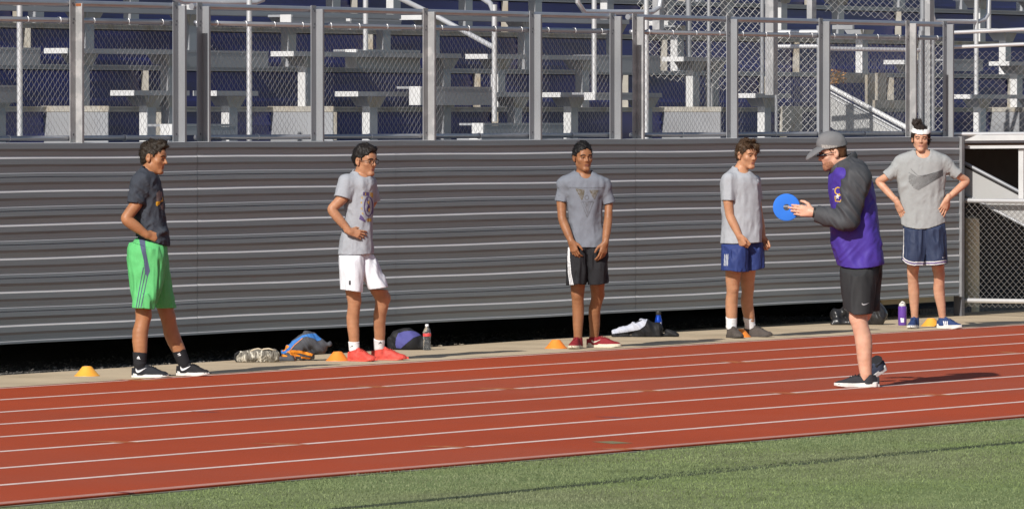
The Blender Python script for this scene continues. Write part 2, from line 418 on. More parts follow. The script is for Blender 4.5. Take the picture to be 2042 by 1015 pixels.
# ================================================================== FRONT GUARD RAILS (three sections)
YF = DW+.10
PX = [(150, 286), (355, 285), (403, 285), (630, 282), (853, 281), (1065, 279), (1225, 277), (1270, 277), (1457, 276), (1641, 275), (1814, 273), (1888, 272)]
pX = [at(x, 250, YF-.05).x for x, _ in PX]
ZR1 = at(860, 25, YF).z; ZR2 = at(860, 56, YF).z; ZR0 = at(860, 272, YF).z
extra_l = pX[0]-1.75
secs = [([extra_l, pX[0], pX[1]], 'left guard rail of steel pipes and chain link, above the wall'),
        (pX[2:7], 'long middle guard rail of steel pipes and chain link above the wall'),
        (pX[7:12], 'right guard rail of steel pipes and chain link, above the coach')]
for si, (posts, lab) in enumerate(secs):
    g = empty('guard_rail', (posts[0], YF, ZT)); tag(g, lab, 'railing', 'guard rails along the front of the stand')
    x0 = posts[0]-.02; x1 = posts[-1]+.03
    for zz, rr, nm in ((ZR1, .026, 'top_rail'), (ZR2, .022, 'middle_rail'), (ZR0, .022, 'bottom_rail')):
        mb = MB(); xa = x0+.0; xb = x1+(.05 if si < 2 else 0)
        if si > 0 and nm == 'top_rail': xa = x0-.06
        mb.tube([(xa, YF, zz), ((xa+xb)/2, YF, zz), (xb, YF, zz)], rr, 14); wpart(mb, nm, M['pipe'], g, smooth=True)
        smooth_by_angle(g.children[-1])
    for pi, px in enumerate(posts):
        # channel open towards -X: back flange carries the bolts, the web catches the sun
        yb = YF-.027; yf = yb-.085; xw = px+.03; th = .007
        mb = MB(); zt = ZR1+.012 if pi or si else ZR1
        mb.m = 0
        last = (si == 2 and pi == len(posts)-1)
        z0 = ZT-.02
        mb.box(xw-.075, xw+.0, yb-th, yb, z0, zt+.02)            # back flange facing the camera side
        mb.box(xw, xw+th, yf, yb, z0, zt-.01)                    # web
        mb.box(xw-.022, xw, yf-.001, yf+th, z0, zt-.012)             # short front lip
        pr = wpart(mb, 'post', M['galvrust'] if (si*5+pi) % 3 == 1 else M['galv'], g)
        for zz in (ZR1+.0, ZR1-.016, ZR2+.01, ZR2-.02, ZR0+.03):
            b = MB(); b.lathe([(0, -.012), (.009, -.010), (.010, 0), (.004, .001), (.004, .003)], (xw-.052+(zz*977 % 1)*.03, yb-th, zz), 8, axis=(0, -1, 0))
            wpart(b, 'bolt', M['bolt'], pr)
        if si == 0 and pi == 1:
            b = MB(); b.box(xw-.002, xw-.0008, yf+.01, yb-.01, zt-.035, zt-.012); wpart(b, 'rust_patch', M['rust'], pr)
    ch = MB()
    for pa, pb in zip(posts, posts[1:]):
        chain_mesh(ch, Vector((pa+.04, YF+.004, ZR0-.005)), (1, 0, 0), (0, 0, 1), pb-pa-.05, ZR2-ZR0+.02, n=(0, -1, 0))
    wpart(ch, 'chain_link', M['wire'], g)
    # wire ties
    for pa, pb in zip(posts, posts[1:]):
        nt_ = max(2, int((pb-pa)/.42))
        for k in range(nt_):
            t = pa+(pb-pa)*(k+.65)/nt_
            mb = MB(); mb.tube([(t+.008*math.cos(a)*.2, YF+.0255*math.cos(a), ZR2+.0255*math.sin(a)) for a in np.linspace(0, 6.28, 13)], .0035, 5, caps=False)
            wpart(mb, 'tie', M['pipew'], g)
        mb = MB(); t = pa+(pb-pa)*.52
        mb.tube([(t, YF+.0255*math.cos(a), ZR0+.0255*math.sin(a)) for a in np.linspace(0, 6.28, 13)], .0035, 5, caps=False)
        wpart(mb, 'tie', M['pipew'], g)

# ================================================================== BLEACHERS
YS0 = YF+1.15; RUN = .70
XBL = XW0-6; XBR = XW1+14
ZS = [at(600, 184+3, YS0).z]
ZS = [2.215, 2.575, 2.945, 3.32, 3.69]
Z0 = at(860, 279, YF).z-.01          # walkway level
ZFL = [Z0, 2.08, 2.445, 2.815, 3.19, 3.56, 3.93]
bl = empty('bleachers', (at(1000, 250, YF).x, YF, 0)); tag(bl, 'aluminium bleachers with navy blue risers filling the space behind the guard rails', 'bleachers')
# deck of the front walkway, and the risers and footboards behind it
mb = MB(); mb.box(XBL, XBR, DW+.012, YS0+.25, Z0-.06, Z0-.012); wpart(mb, 'walkway_deck', M['alu'], bl)
YR = lambda k: YS0+.675+RUN*k         # riser k stands behind seat k
for k in range(6):
    y = YR(k); za, zb = ZFL[k]-.01, ZFL[k+1]
    mb = MB()
    mb.box(XBL, XBR, y, y+.01, za-.05, zb-.055)
    for q in range(3):    # shallow pressed ribs in the riser board
        zz = za+.06+q*.085
        mb.box(XBL, XBR, y-.010, y+.001, zz, zz+.030)
    wpart(mb, 'riser', M['blue'], bl)
    for q, (yy, w_) in enumerate(((y-.03, .27), (y+.25, .27), (y+.53, .13))):
        if yy-(y-.03) > .6: continue
        mb = MB(); mb.box(XBL, XBR, yy, yy+w_, zb-.045, zb)
        if q == 0:
            mb.box(XBL, XBR, yy-.004, yy, zb-.012, zb-.001); mb.box(XBL, XBR, yy-.004, yy, zb-.045, zb-.035)
        wpart(mb, 'footboard', M['alu'] if (k+q) % 2 else M['aludirt'], bl)
for k in range(5):
    y = YR(k)
    for q in range(22):
        xq = XBL+.9+q*2.75+(k % 2)*.8
        if not (34 < xq < 64): continue
        mb = MB(); mb.box(xq, xq+.085, y-.022, y-.011, ZFL[k]+.0, ZFL[k+1]-.048); mb.box(xq, xq+.008, y-.09, y-.023, ZFL[k]+.0, ZFL[k+1]-.048)
        wpart(mb, 'stringer_plate', M['aludirt'], bl)
# seat planks: (row, first px, last px, y px)
SEATS = [(0, -240, 37), (0, 220, 378), (0, 385, 515), (0, 668, 1062), (0, 1073, 1320), (0, 1463, 1577), (0, 1897, 2200),
         (1, -200, -30), (1, 88, 375), (1, 540, 920), (1, 928, 1195), (1, 1320, 1452), (1, 1762, 1862), (1, 1972, 2200),
         (2, -120, 800), (2, 797, 1255), (2, 1290, 1345), (2, 1662, 1700), (2, 1950, 2300),
         (3, -200, 300), (3, 318, 700), (3, 720, 1100), (3, 1500, 1700), (3, 1900, 2300), (3, 1150, 1480),
         (4, -200, 2400)]
for (r_, a, b) in SEATS:
    y = YS0+RUN*r_; xa = at(a, 180, y+.245).x; xb = at(b, 180, y).x; zs = ZS[r_]
    mb = MB()
    mb.m = 0; mb.box(xa+.003, xb, y, y+.245, zs-.042, zs)
    mb.m = 1; mb.box(xa, xa+.003, y-.001, y+.246, zs-.044, zs+.001)  # sun-facing end in the paler copy of the metal
    sp = wpart(mb, 'seat_plank', [M['alu'], M['alub']], bl)
    zf = ZFL[r_]
    n = max(1, int((xb-xa)/1.45)); 
    for q in range(n+1):
        xl = xa+.22+(xb-xa-.5)*q/max(n, 1)
        if xb-xa < .8 and q: continue
        mb = MB()
        mb.m = 1 if q == 0 else 0  # end leg paler, as if lit by the sun
        mb.box(xl, xl+.012, y+.02, y+.10, zf, zs-.13); mb.m = 0; mb.box(xl+.0125, xl+.13, y+.02, y+.03, zf, zs-.10)
        mb.m = 0
        mb.prism([(xl+.001, y+.0, zs-.043), (xl+.001, y+.24, zs-.043), (xl+.001, y+.17, zs-.13), (xl+.001, y+.02, zs-.13)], (.008, 0, 0))
        mb.m = 2
        mb.prism([(xl-.05, y+.012, zs-.044), (xl+.26, y+.012, zs-.044), (xl+.16, y+.012, zs-.14), (xl-.0, y+.012, zs-.14)], (0, .006, 0))
        wpart(mb, 'seat_bracket', [M['alu'], M['alub'], M['aludirt']], sp)
# end panels where the first row steps up, facing the aisles
for a in (88, 540, 1320, 1974):
    xa = at(a, 240, YS0+RUN-.03).x
    mb = MB(); mb.box(xa, xa+.012, YS0+.01, YS0+RUN, Z0-.01, ZFL[1]-.047); mb.m = 1; mb.box(xa-.006, xa+.014, YS0, YS0+RUN, ZFL[1]-.045, ZFL[1]+.004)
    wpart(mb, 'end_panel', [M['alu'], M['aludirt']], bl)
# aisle steps
def step_box(a, b, ytop, ybot, y, bright=True):
    pa = at(a, ytop, y); pb = at(b, ytop, y); zb = at(a, ybot, y).z
    mb = MB(); mb.m = 0; mb.box(pa.x, pb.x, y, y+.012, zb, pa.z-.022)
    mb.m = 2; mb.box(pa.x, pb.x, y-.004, y+.26, pa.z-.02, pa.z)
    mb.m = 1; mb.box(pa.x-.012, pa.x-.001, y+.002, y+(.12 if bright else .03), zb if bright else pa.z-.05, pa.z+.001)  # step end towards the sun, its light put into the paler metal
    wpart(mb, 'aisle_step', [M['alu'], M['alub'], M['alu']], bl)
for a in [(-60, 80, 94, 130), (327, 535, 100, 134), (1190, 1316, 110, 145), (712, 838, 99, 137), (1890, 1960, 118, 142)]:
    step_box(a[0], a[1], a[2], a[3], YS0+RUN+.12, a[0] == 712)
for a in [(840, 985, 173, 210), (-60, 40, 170, 205), (1188, 1290, 185, 200)]:
    step_box(a[0], a[1], a[2], a[3], YS0-.32)
for a in [(965, 1122, 246, 270), (345, 470, 248, 270), (960, 1120, 275, 279)]:
    step_box(a[0], a[1], a[2], a[3], YS0-.75)
for a in [(582, 690, 30, 50), (700, 800, 38, 60)]:
    step_box(a[0], a[1], a[2], a[3], YS0+2*RUN-.35)
# dark sheets added behind, beside and below to keep light out of the stand
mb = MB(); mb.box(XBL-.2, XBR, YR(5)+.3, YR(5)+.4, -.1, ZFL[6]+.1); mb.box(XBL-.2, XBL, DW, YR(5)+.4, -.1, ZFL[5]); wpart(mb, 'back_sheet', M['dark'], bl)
mb = MB(); mb.box(XBL-.2, XBR, DW+.4, YR(5)+.3, Z0-.075, Z0-.062); wpart(mb, 'soffit', M['dark'], bl)  # added below the deck to stop light leaking onto the gravel

# ================================================================== AISLE HANDRAILS
def handrail(pts_list, lab, rad=.024, m='pipew'):
    loc = Vector(pts_list[0][0][0])
    g = empty('handrail', loc); tag(g, lab, 'handrail', 'aisle handrails')
    for pts, nm in pts_list:
        mb = MB(); mb.tube(pts, rad, 12); o = wpart(mb, nm, M[m], g); smooth_by_angle(o)
    return g
def vpost(x, y0, y1, Y): a = at(x, y0, Y); b = at(x, y1, Y); return [Vector((a.x, a.y, max(a.z, b.z))), Vector((a.x, a.y, min(a.z, b.z)))]
YA = YS0-.5
def bend(p, q, r, n=6):
    """quarter bend points from p to q around corner r"""
    return [p*(1-t)**2+r*2*t*(1-t)+q*t*t for t in np.linspace(0, 1, n)]
handrail([(vpost(39, -60, 282, YA), 'post')], 'straight white pipe handrail post near the left edge')
a = YS0-.2
handrail([(vpost(366, -40, 205, a+.4), 'post'), (vpost(497, -40, 281, YA), 'post'),
          ([at(335, -25, YA+.3), at(345, -4, YA+.3), at(362, 4, YA+.3), at(440, 6, YA+.2), at(508, 6, YA+.1), at(524, 0, YA+.1), at(532, -20, YA+.1)], 'loop_rail')],
         'pipe handrail with a rounded loop right of the first pair of posts')
handrail([(vpost(729, -40, 101, YS0+RUN), 'post')], 'short white pipe post between the second and third middle bays')
handrail([(vpost(986, 10, 243, YS0-.6)[0:2], 'post'), ([at(770, -16, YS0+.55), at(860, 28, YS0+.25), at(986, 96, YS0-.6)], 'sloping_rail'),
          ([at(930, -16, YS0-.1), at(962, -3, YS0-.35), at(978, 8, YS0-.5), at(986, 28, YS0-.6)], 'bent_rail')],
         'white pipe handrail sloping down to a tall post in the middle of the stand')
handrail([(vpost(1185, -40, 187, YS0-.1), 'post'), (vpost(1289, -40, 277, YA-.2), 'post'),
          ([at(1150, -30, YA), at(1152, 5, YA), at(1165, 24, YA), at(1230, 25, YA), at(1300, 25, YA), at(1315, 15, YA), at(1320, -20, YA)], 'loop_rail')],
         'pipe handrail with a rounded loop above the third boy')
handrail([(vpost(1947, -40, 190, YS0+.2), 'post'), (vpost(1972, -30, 60, YS0+.5), 'post'),
          ([at(1858, -30, YA+.8), at(1859, 30, YA+.8), at(1863, 43, YA+.8), at(1950, 44, YA+.7), at(1963, 40, YA+.7), at(1971, 28, YA+.7), at(1973, -30, YA+.7)], 'loop_rail')],
         'pipe handrail with a rounded loop at the far right of the stand')

# ================================================================== STAIR ENCLOSURE ON THE RIGHT
# tall chain link screen that runs back along the gangway
def plane_pts(Y, XX): return XX
def fence_screen(a, b, ytop, ybot, Ya, Yb, lab, posts=(), rails=(), skew=0.0, dx=.074):
    """chain link between pixel columns a..b, standing on a line from depth Ya to depth Yb"""
    p = at(a, ybot, Ya); q = at(b, ybot, Yb); zt = at(a, ytop, Ya).z
    g = empty('chain_link_screen', p); tag(g, lab, 'fence', 'chain link screens round the stairs')
    u = Vector((q.x-p.x, q.y-p.y, 0)); Wd = u.length; u.normalize()
    mb = MB(); v = Vector((0, 0, 1))+u*skew
    zz = Vector((p.x, p.y, p.z))
    cl = lambda c: (-.001 <= (c-zz).dot(u) <= Wd+.01)
    chain_mesh(mb, zz-u*max(0, skew)*1.0 - u*.3*(skew != 0), u+Vector((0, 0, skew*.8)), v, Wd+.6*(skew != 0)+abs(skew), zt-p.z, dx=dx, dz=dx, clip=cl if skew else None, r=.0018)
    wpart(mb, 'chain_link', M['wire'], g)
    for (t, rr, z0, z1) in posts:
        c = p+u*Wd*t; mb = MB(); mb.tube([(c.x, c.y, p.z+z0), (c.x, c.y, zt+z1)], rr, 12); smooth_by_angle(wpart(mb, 'post', M['galv'], g))
    for (h0, h1, rr) in rails:
        mb = MB(); mb.tube([(p.x, p.y, p.z+h0), ((p.x+q.x)/2, (p.y+q.y)/2, p.z+(h0+h1)/2), (q.x, q.y, p.z+h1)], rr, 12); smooth_by_angle(wpart(mb, 'rail', M['pipew'], g))
    return g
fence_screen(1520, 1268, -30, 215, YS0+.1, YS0+1.5, 'tall chain link screen running back from the aisle above the fourth boy',
             posts=((.0, .022, 0, 0), (.42, .02, 0, 0), (.58, .03, 0, 0)), skew=.22)
fence_screen(1632, 1548, 62, 268, YS0-.55, YS0-.1, 'chain link stair gate panel between the pair of wide flat posts',
             posts=((0, .02, 0, .05), (1, .016, 0, -.2)), rails=((1.0, 1.0, .024), (.86, .86, .022)))
fence_screen(1836, 1645, 62, 268, YS0-.75, YS0-.2, 'chain link panel in front of the stairs, below a bright top rail',
             posts=((0, .026, 0, 0),), rails=((.96, .97, .024), (.84, .85, .022)))
fence_screen(1840, 1640, -30, 60, YS0+.3, YS0+1.2, 'chain link screen high above the stairs behind the coach', posts=((0, .03, -.9, 0),), skew=.16)
fence_screen(1884, 1838, 78, 268, YF+.2, YF+.45, 'narrow chain link panel above the boy with a headband', posts=((0, .02, 0, 0), (.5, .018, 0, 0), (1, .03, 0, .2)))
for x, y0, y1, Y, wd, lab in [(1534, -40, 190, YS0-.35, .045, 'wide flat steel post at the left side of the stair gate'),
                              (1614, -40, 45, YS0+.6, .03, 'flat steel post rising above the stair gate'),
                              (1308, -40, 60, YS0+.9, .04, 'wide flat steel post behind the looped handrail'),
                              (1849, -40, 270, YS0-.1, .03, 'pale flat steel post behind the boy with a headband')]:
    p = at(x, y1, Y); q = at(x, y0, Y)
    mb = MB(); mb.box(p.x, p.x+.03, Y-wd, Y+wd, p.z, q.z); mb.box(p.x+.03, p.x+.09, Y-wd, Y-wd+.012, p.z, q.z)
    tag(mb.build('stair_post', M['galvrust'], None), lab, 'post', 'flat posts round the stairs')
# sloping stair: stringer panel and bright rail
Yst = YS0-.35
st = empty('metal_stairs', at(1720, 262, Yst)); tag(st, 'pale sheet metal stair side with a bright sloping rail above it', 'stairs', 'stair sides')
pc = at(1720, 230, Yst); ax = lambda x, y, c=pc: atp(x, y, c, Vector((1, 0, 0)))
mb = MB(); pl = [ax(1640, 180), ax(1640, 242), ax(1668, 262), ax(1792, 262)]; mb.prism(pl, (0.02, 0, 0)); wpart(mb, 'side_sheet', M['sheet'], st)
mb = MB(); mb.tube([ax(1640, 166), ax(1810, 256)], .026, 12); smooth_by_angle(wpart(mb, 'rail', M['alub'], st))
mb = MB(); mb.tube([ax(1640, 176), ax(1798, 262)], .012, 8); mb.tube([ax(1640, 184), ax(1780, 262)], .008, 8); wpart(mb, 'trim', M['galv'], st)
# seat end, posts and planks seen through the mesh
mb = MB()
for a, b, y0, y1, Y in [(1655, 1745, 147, 166, YS0+.5), (1745, 1840, 200, 215, YS0+.1), (1730, 1745, 150, 215, YS0+.4), (1750, 1768, 146, 210, YS0+.2), (1560, 1600, 212, 262, YS0)]:
    p = at(a, y0, Y); q = at(b, y1, Y); mb = MB(); mb.box(p.x, q.x, Y, Y+.03, q.z, p.z); wpart(mb, 'landing_beam', M['aludirt'], bl)
mb = MB(); rr = random.Random(5)
c0 = at(1662, 155, YS0+.2)
for k in range(260):
    c = c0+Vector((rr.uniform(-.12, .12), rr.uniform(-.1, .1), rr.uniform(-.07, .08))); d = Vector((rr.uniform(-1, 1), rr.uniform(-1, 1), rr.uniform(-1, 1)))*.014; e = Vector((rr.uniform(-1, 1), rr.uniform(-1, 1), rr.uniform(-1, 1)))*.008
    mb.quad(c-d, c-e, c+d, c+e)
tag(mb.build('dry_leaves', M['leafdry']), kind='stuff')

# upper right guard fence (turns towards the camera) and the one at ground level
def facing_fence(a, b, rails, y0, y1, Ya, lab, dx=.069, n=FH, r=.0021):
    p = at(a, y1, Ya)
    q = atp(b, y1, p, n); top = atp(a, y0, p, n)
    g = empty('chain_link_fence', p); tag(g, lab, 'fence')
    u = (q-p); u.z = 0; Wd = u.length; u.normalize()
    mb = MB(); chain_mesh(mb, p, u, (0, 0, 1), Wd, top.z-p.z, dx=dx, dz=dx, r=r); wpart(mb, 'chain_link', M['wire'], g)
    for (ya, yb, rr) in rails:
        A = atp(a-2, ya, p, n); B = atp(b, yb, p, n); mb = MB(); mb.tube([A, (A+B)/2, B], rr, 12); smooth_by_angle(wpart(mb, 'rail', M['pipew'], g))
    return g
facing_fence(1897, 2300, [(66, 48, .02), (95, 78, .019), (268, 266, .02)], 96, 268, YF, 'sunlit chain link guard fence at the upper right corner of the stand')
facing_fence(1926, 2300, [(400, 404, .024), (599, 604, .024)], 400, 612, DW-.01, 'sunlit chain link fence standing on the ground right of the wall', dx=.066, n=Vector((1, 0, 0)), r=.0021)
# stand edge, stairs and dark space below it on the right
mb = MB()
p = at(1915, 276, DW+.35)
for y0, y1, m_, d in ((270, 281, 1, 0), (291, 297, 1, .03)):
    c_ = Vector((XW1+.12+d, DW, 1)); nx = Vector((1, 0, 0)); mb.m = m_; mb.prism([atp(1916, y0, c_, nx), atp(1916, y1, c_, nx), atp(2200, y1-2, c_, nx), atp(2200, y0-2, c_, nx)], nx*.03)
mb.m = 0; a_ = at(1915, 281.2, DW+.42); b_ = at(1915, 290.8, DW+.42); mb.box(a_.x, a_.x+12, DW+.43, DW+.46, b_.z, a_.z)
wpart(mb, 'deck_edge', [M['galv'], M['alub']], bl)
mb = MB(); a_ = at(2031, 297, DW+.5); c_ = Vector((XW1+.19, DW, 1)); mb.prism([atp(2031, 297, c_, nx), atp(2031, 400, c_, nx), atp(2041, 400, c_, nx), atp(2041, 297, c_, nx)], nx*.03); wpart(mb, 'deck_post', M['alub'], bl)
st = empty('metal_stairs', at(1960, 390, DW+.6)); tag(st, 'pale sheet metal side of the stairs going down below the deck at the right', 'stairs', 'stair sides')
Y2 = DW+.3
pc2 = Vector((XW1+.22, DW, 1)); ax = lambda x, y, c=pc2: atp(x, y, c, Vector((1, 0, 0)))
mb = MB(); mb.prism([ax(1922, 331), ax(1922, 385), ax(2070, 462), ax(2070, 408)], (.03, 0, 0)); wpart(mb, 'side_sheet', M['sheet'], st)
mb = MB(); mb.tube([ax(1922, 325), ax(2070, 402)], .018, 10); mb.m = 1; mb.tube([ax(1922, 331), ax(2070, 408)], .008, 8); mb.m = 0; mb.tube([ax(1922, 387), ax(2070, 464)], .016, 8)
smooth_by_angle(wpart(mb, 'handrail', [M['galv'], M['drain']], st))
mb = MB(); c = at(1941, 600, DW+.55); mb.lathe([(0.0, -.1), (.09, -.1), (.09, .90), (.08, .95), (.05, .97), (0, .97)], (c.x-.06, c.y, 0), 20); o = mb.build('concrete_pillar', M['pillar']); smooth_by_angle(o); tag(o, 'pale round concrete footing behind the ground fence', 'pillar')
mb = MB(); mb.box(XW1+.15, XBR, DW+1.4, DW+1.5, -.1, ZFL[0]-.1); wpart(mb, 'skirt_sheet', M['dark'], bl)  # added dark backdrop, painted as the shade under the deck
mb = MB(); mb.box(XW1+.1, XBR, DW+.5, DW+.9, -.05, .06); struct(mb, 'dark_kerb', M['gravel'])
mb = MB(); a_ = at(1757, 597, DW+.3); b_ = at(1757, 608, DW+.3); e_ = at(1905, 608, DW+.3); mb.box(a_.x, e_.x, DW+.3, DW+.4, b_.z, a_.z+.02)  # added strip, pale to stand in for lit ground beyond the wall
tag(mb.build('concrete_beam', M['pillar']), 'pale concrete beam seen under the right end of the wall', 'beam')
# ================================================================== SDF MODELLING KIT (numpy grid + surface nets)
f32 = np.float32
def A3(p): return np.array(p, dtype=f32)
def vnoise(P, fr, seed):
    """value noise, P (n,3), fr scalar or 3-vector, result in 0..1"""
    q = P*np.array(fr, dtype=f32)+np.float32(seed*17.3+100)
    i = np.floor(q).astype(np.int64); t = (q-i).astype(f32); t = t*t*(3-2*t)
    def h(a, b, c):
        n = (a*374761393+b*668265263+c*2147483647+seed*144665) & 0xffffffff
        n = ((n ^ (n >> 13))*1274126177) & 0xffffffff
        return ((n ^ (n >> 16)) & 0xffff).astype(f32)/65535
    r = 0
    for dx in (0, 1):
        for dy in (0, 1):
            for dz in (0, 1):
                w_ = (t[:, 0] if dx else 1-t[:, 0])*(t[:, 1] if dy else 1-t[:, 1])*(t[:, 2] if dz else 1-t[:, 2])
                r = r+w_*h(i[:, 0]+dx, i[:, 1]+dy, i[:, 2]+dz)
    return r
class Field:
    def __init__(s, lo, hi, h):
        s.lo = np.array(lo, dtype=np.float64); s.h = h
        n = np.ceil((np.array(hi)-s.lo)/h).astype(int)+1
        s.ax = [(s.lo[i]+h*np.arange(n[i])).astype(f32) for i in range(3)]
        s.D = np.full(n, 9.0, dtype=f32)
    def like(s):
        o = Field.__new__(Field); o.lo = s.lo; o.h = s.h; o.ax = s.ax; o.D = np.full(s.D.shape, 9.0, dtype=f32); return o
    def win(s, lo, hi, pad):
        sl = []
        for i in range(3):
            a = max(0, int((lo[i]-pad-s.lo[i])/s.h)); b = min(s.D.shape[i], int((hi[i]+pad-s.lo[i])/s.h)+2)
            if b <= a: return None
            sl.append(slice(a, b))
        return tuple(sl)
    def grid(s, sl):
        return s.ax[0][sl[0]][:, None, None], s.ax[1][sl[1]][None, :, None], s.ax[2][sl[2]][None, None, :]
    def put(s, sl, d, k, mode='add'):
        C = s.D[sl]
        if mode == 'sub': C_, d_ = -C, d
        else: C_, d_ = C, d
        if k > 0:
            hh = np.clip(.5+.5*(C_-d_)/k, 0, 1); r = C_*(1-hh)+d_*hh-k*hh*(1-hh)
        else: r = np.minimum(C_, d_)
        s.D[sl] = -r if mode == 'sub' else r
    def cone(s, a, b, ra, rb, k=.01, mode='add', sq=None):
        a = A3(a); b = A3(b); m = max(ra, rb)
        sl = s.win(np.minimum(a, b)-m, np.maximum(a, b)+m, k+.03)
        if sl is None: return
        X, Y, Z = s.grid(sl); d = b-a; L2 = float(d@d)+1e-9
        t = np.clip(((X-a[0])*d[0]+(Y-a[1])*d[1]+(Z-a[2])*d[2])/L2, 0, 1)
        r = np.sqrt((X-a[0]-t*d[0])**2+(Y-a[1]-t*d[1])**2+(Z-a[2]-t*d[2])**2)-(ra+(rb-ra)*t)
        s.put(sl, r, k, mode)
    def chain(s, pts, rs, k=.012):
        for i in range(len(pts)-1): s.cone(pts[i], pts[i+1], rs[i], rs[i+1], k)
    def ell(s, c, r, rot=None, k=.01, mode='add'):
        c = A3(c); r = A3(r); m = float(r.max())
        sl = s.win(c-m, c+m, k+.03)
        if sl is None: return
        X, Y, Z = s.grid(sl); X = X-c[0]; Y = Y-c[1]; Z = Z-c[2]
        if rot is not None:
            q = rot; X, Y, Z = (q[0][0]*X+q[0][1]*Y+q[0][2]*Z, q[1][0]*X+q[1][1]*Y+q[1][2]*Z, q[2][0]*X+q[2][1]*Y+q[2][2]*Z)
        k0 = np.sqrt((X/r[0])**2+(Y/r[1])**2+(Z/r[2])**2); k1 = np.sqrt((X/r[0]**2)**2+(Y/r[1]**2)**2+(Z/r[2]**2)**2)+1e-6
        s.put(sl, k0*(k0-1)/k1, k, mode)
    def loft(s, rows, k=.01, p=2.2, grow=0.0, ztop=None, zbot=None, mode='add', sm=.02):
        """rows: (z, xc, yc, hx, hy)"""
        rows = sorted(rows); a = np.array(rows, dtype=np.float64)
        lo = [(a[:, 1]-a[:, 3]).min()-grow, (a[:, 2]-a[:, 4]).min()-grow, a[0, 0]-.01]
        hi = [(a[:, 1]+a[:, 3]).max()+grow, (a[:, 2]+a[:, 4]).max()+grow, a[-1, 0]+.01]
        sl = s.win(lo, hi, k+.04)
        if sl is None: return
        X, Y, Z = s.grid(sl); z = Z[0, 0]
        V = []
        for j in range(1, 5):
            acc = 0
            for o in (-sm, -sm*.5, 0, sm*.5, sm): acc = acc+np.interp(z+o, a[:, 0], a[:, j])
            V.append((acc/5).astype(f32)[None, None, :])
        xc, yc, hx, hy = V; hx = np.maximum(hx+grow, .004); hy = np.maximum(hy+grow, .004)
        ux = np.abs(X-xc)/hx; uy = np.abs(Y-yc)/hy
        r = (ux**p+uy**p)**(1/p)
        d = (r-1)*np.minimum(hx, hy)*np.float32(1.0)
        zt = a[-1, 0] if ztop is None else ztop; zb = a[0, 0] if zbot is None else zbot
        d = np.maximum(d, np.maximum(Z-zt, zb-Z))
        s.put(sl, d.astype(f32), k, mode)
    def half(s, p, n, sl=None):
        """keep the side where (x-p).n < 0"""
        sl = sl or (slice(None),)*3; X, Y, Z = s.grid(sl)
        s.D[sl] = np.maximum(s.D[sl], (X-p[0])*n[0]+(Y-p[1])*n[1]+(Z-p[2])*n[2])
    def noise(s, fn, band=.02):
        idx = np.where(np.abs(s.D) < band)
        P = np.stack([s.ax[i][idx[i]] for i in range(3)], 1)
        s.D[idx] += fn(P).astype(f32)
    def hollow(s, th, keep):
        """keep(X,Y,Z): signed distance above which material stays solid; hollow below it"""
        X, Y, Z = s.grid((slice(None),)*3)
        m = np.broadcast_to(keep(X, Y, Z) < 0, s.D.shape)
        s.D = np.where(m, np.maximum(s.D, -(s.D+th)), s.D)
    def mesh(s, name, m, parent, xf=None):
        D = s.D; D[0] = D[-1] = 1; D[:, 0] = D[:, -1] = 1; D[:, :, 0] = D[:, :, -1] = 1
        S = D < 0
        cs = np.zeros(tuple(np.array(D.shape)-1), dtype=np.int8)
        for i in (0, 1):
            for j in (0, 1):
                for k in (0, 1):
                    cs += S[i:S.shape[0]-1+i, j:S.shape[1]-1+j, k:S.shape[2]-1+k]
        act = (cs > 0) & (cs < 8); ii = np.argwhere(act); n = len(ii)
        vid = np.full(act.shape, -1, dtype=np.int64); vid[act] = np.arange(n)
        acc = np.zeros((n, 3)); cnt = np.zeros(n)
        cor = [(i, j, k) for i in (0, 1) for j in (0, 1) for k in (0, 1)]
        val = {c: D[ii[:, 0]+c[0], ii[:, 1]+c[1], ii[:, 2]+c[2]] for c in cor}
        for c in cor:
            for ax in range(3):
                if c[ax] == 0:
                    e = list(c); e[ax] = 1; e = tuple(e); a = val[c]; b = val[e]; x = (a < 0) != (b < 0)
                    t = a/(a-b+1e-12*(a == b)); pt = np.tile(np.array(c, dtype=np.float64), (n, 1)); pt[:, ax] = t
                    acc[x] += pt[x]; cnt[x] += 1
        P = s.lo+(ii+acc/cnt[:, None])*s.h
        F = []
        for ax in range(3):
            u, v = (ax+1) % 3, (ax+2) % 3
            a = [slice(1, -1)]*3; b = [slice(1, -1)]*3; a[ax] = slice(0, -1); b[ax] = slice(1, None)
            a = tuple(a); b = tuple(b); sa, sb = S[a], S[b]
            x = np.argwhere(sa != sb)
            if not len(x): continue
            off = np.array([1, 1, 1]); off[ax] = 0; x = x+off
            fl = S[x[:, 0], x[:, 1], x[:, 2]]
            q = []
            for du, dv in ((0, 0), (-1, 0), (-1, -1), (0, -1)):
                y = x.copy(); y[:, u] += du; y[:, v] += dv; q.append(vid[y[:, 0], y[:, 1], y[:, 2]])
            q = np.stack(q, 1); q[~fl] = q[~fl][:, ::-1]; F.append(q)
        F = np.concatenate(F); F = F[(F >= 0).all(1)]
        if xf is not None: P = P@np.array(xf)[:3, :3].T+np.array(xf)[:3, 3]
        me = bpy.data.meshes.new(name)
        me.vertices.add(len(P)); me.vertices.foreach_set('co', P.ravel())
        me.loops.add(len(F)*4); me.loops.foreach_set('vertex_index', F.ravel().astype(np.int32))
        me.polygons.add(len(F)); me.polygons.foreach_set('loop_start', np.arange(0, len(F)*4, 4, dtype=np.int32))
        me.polygons.foreach_set('use_smooth', np.ones(len(F), dtype=bool))
        me.update(calc_edges=True)
        me.materials.append(m)
        o = bpy.data.objects.new(name, me); COL.objects.link(o)
        if parent: o.parent = parent
        return o
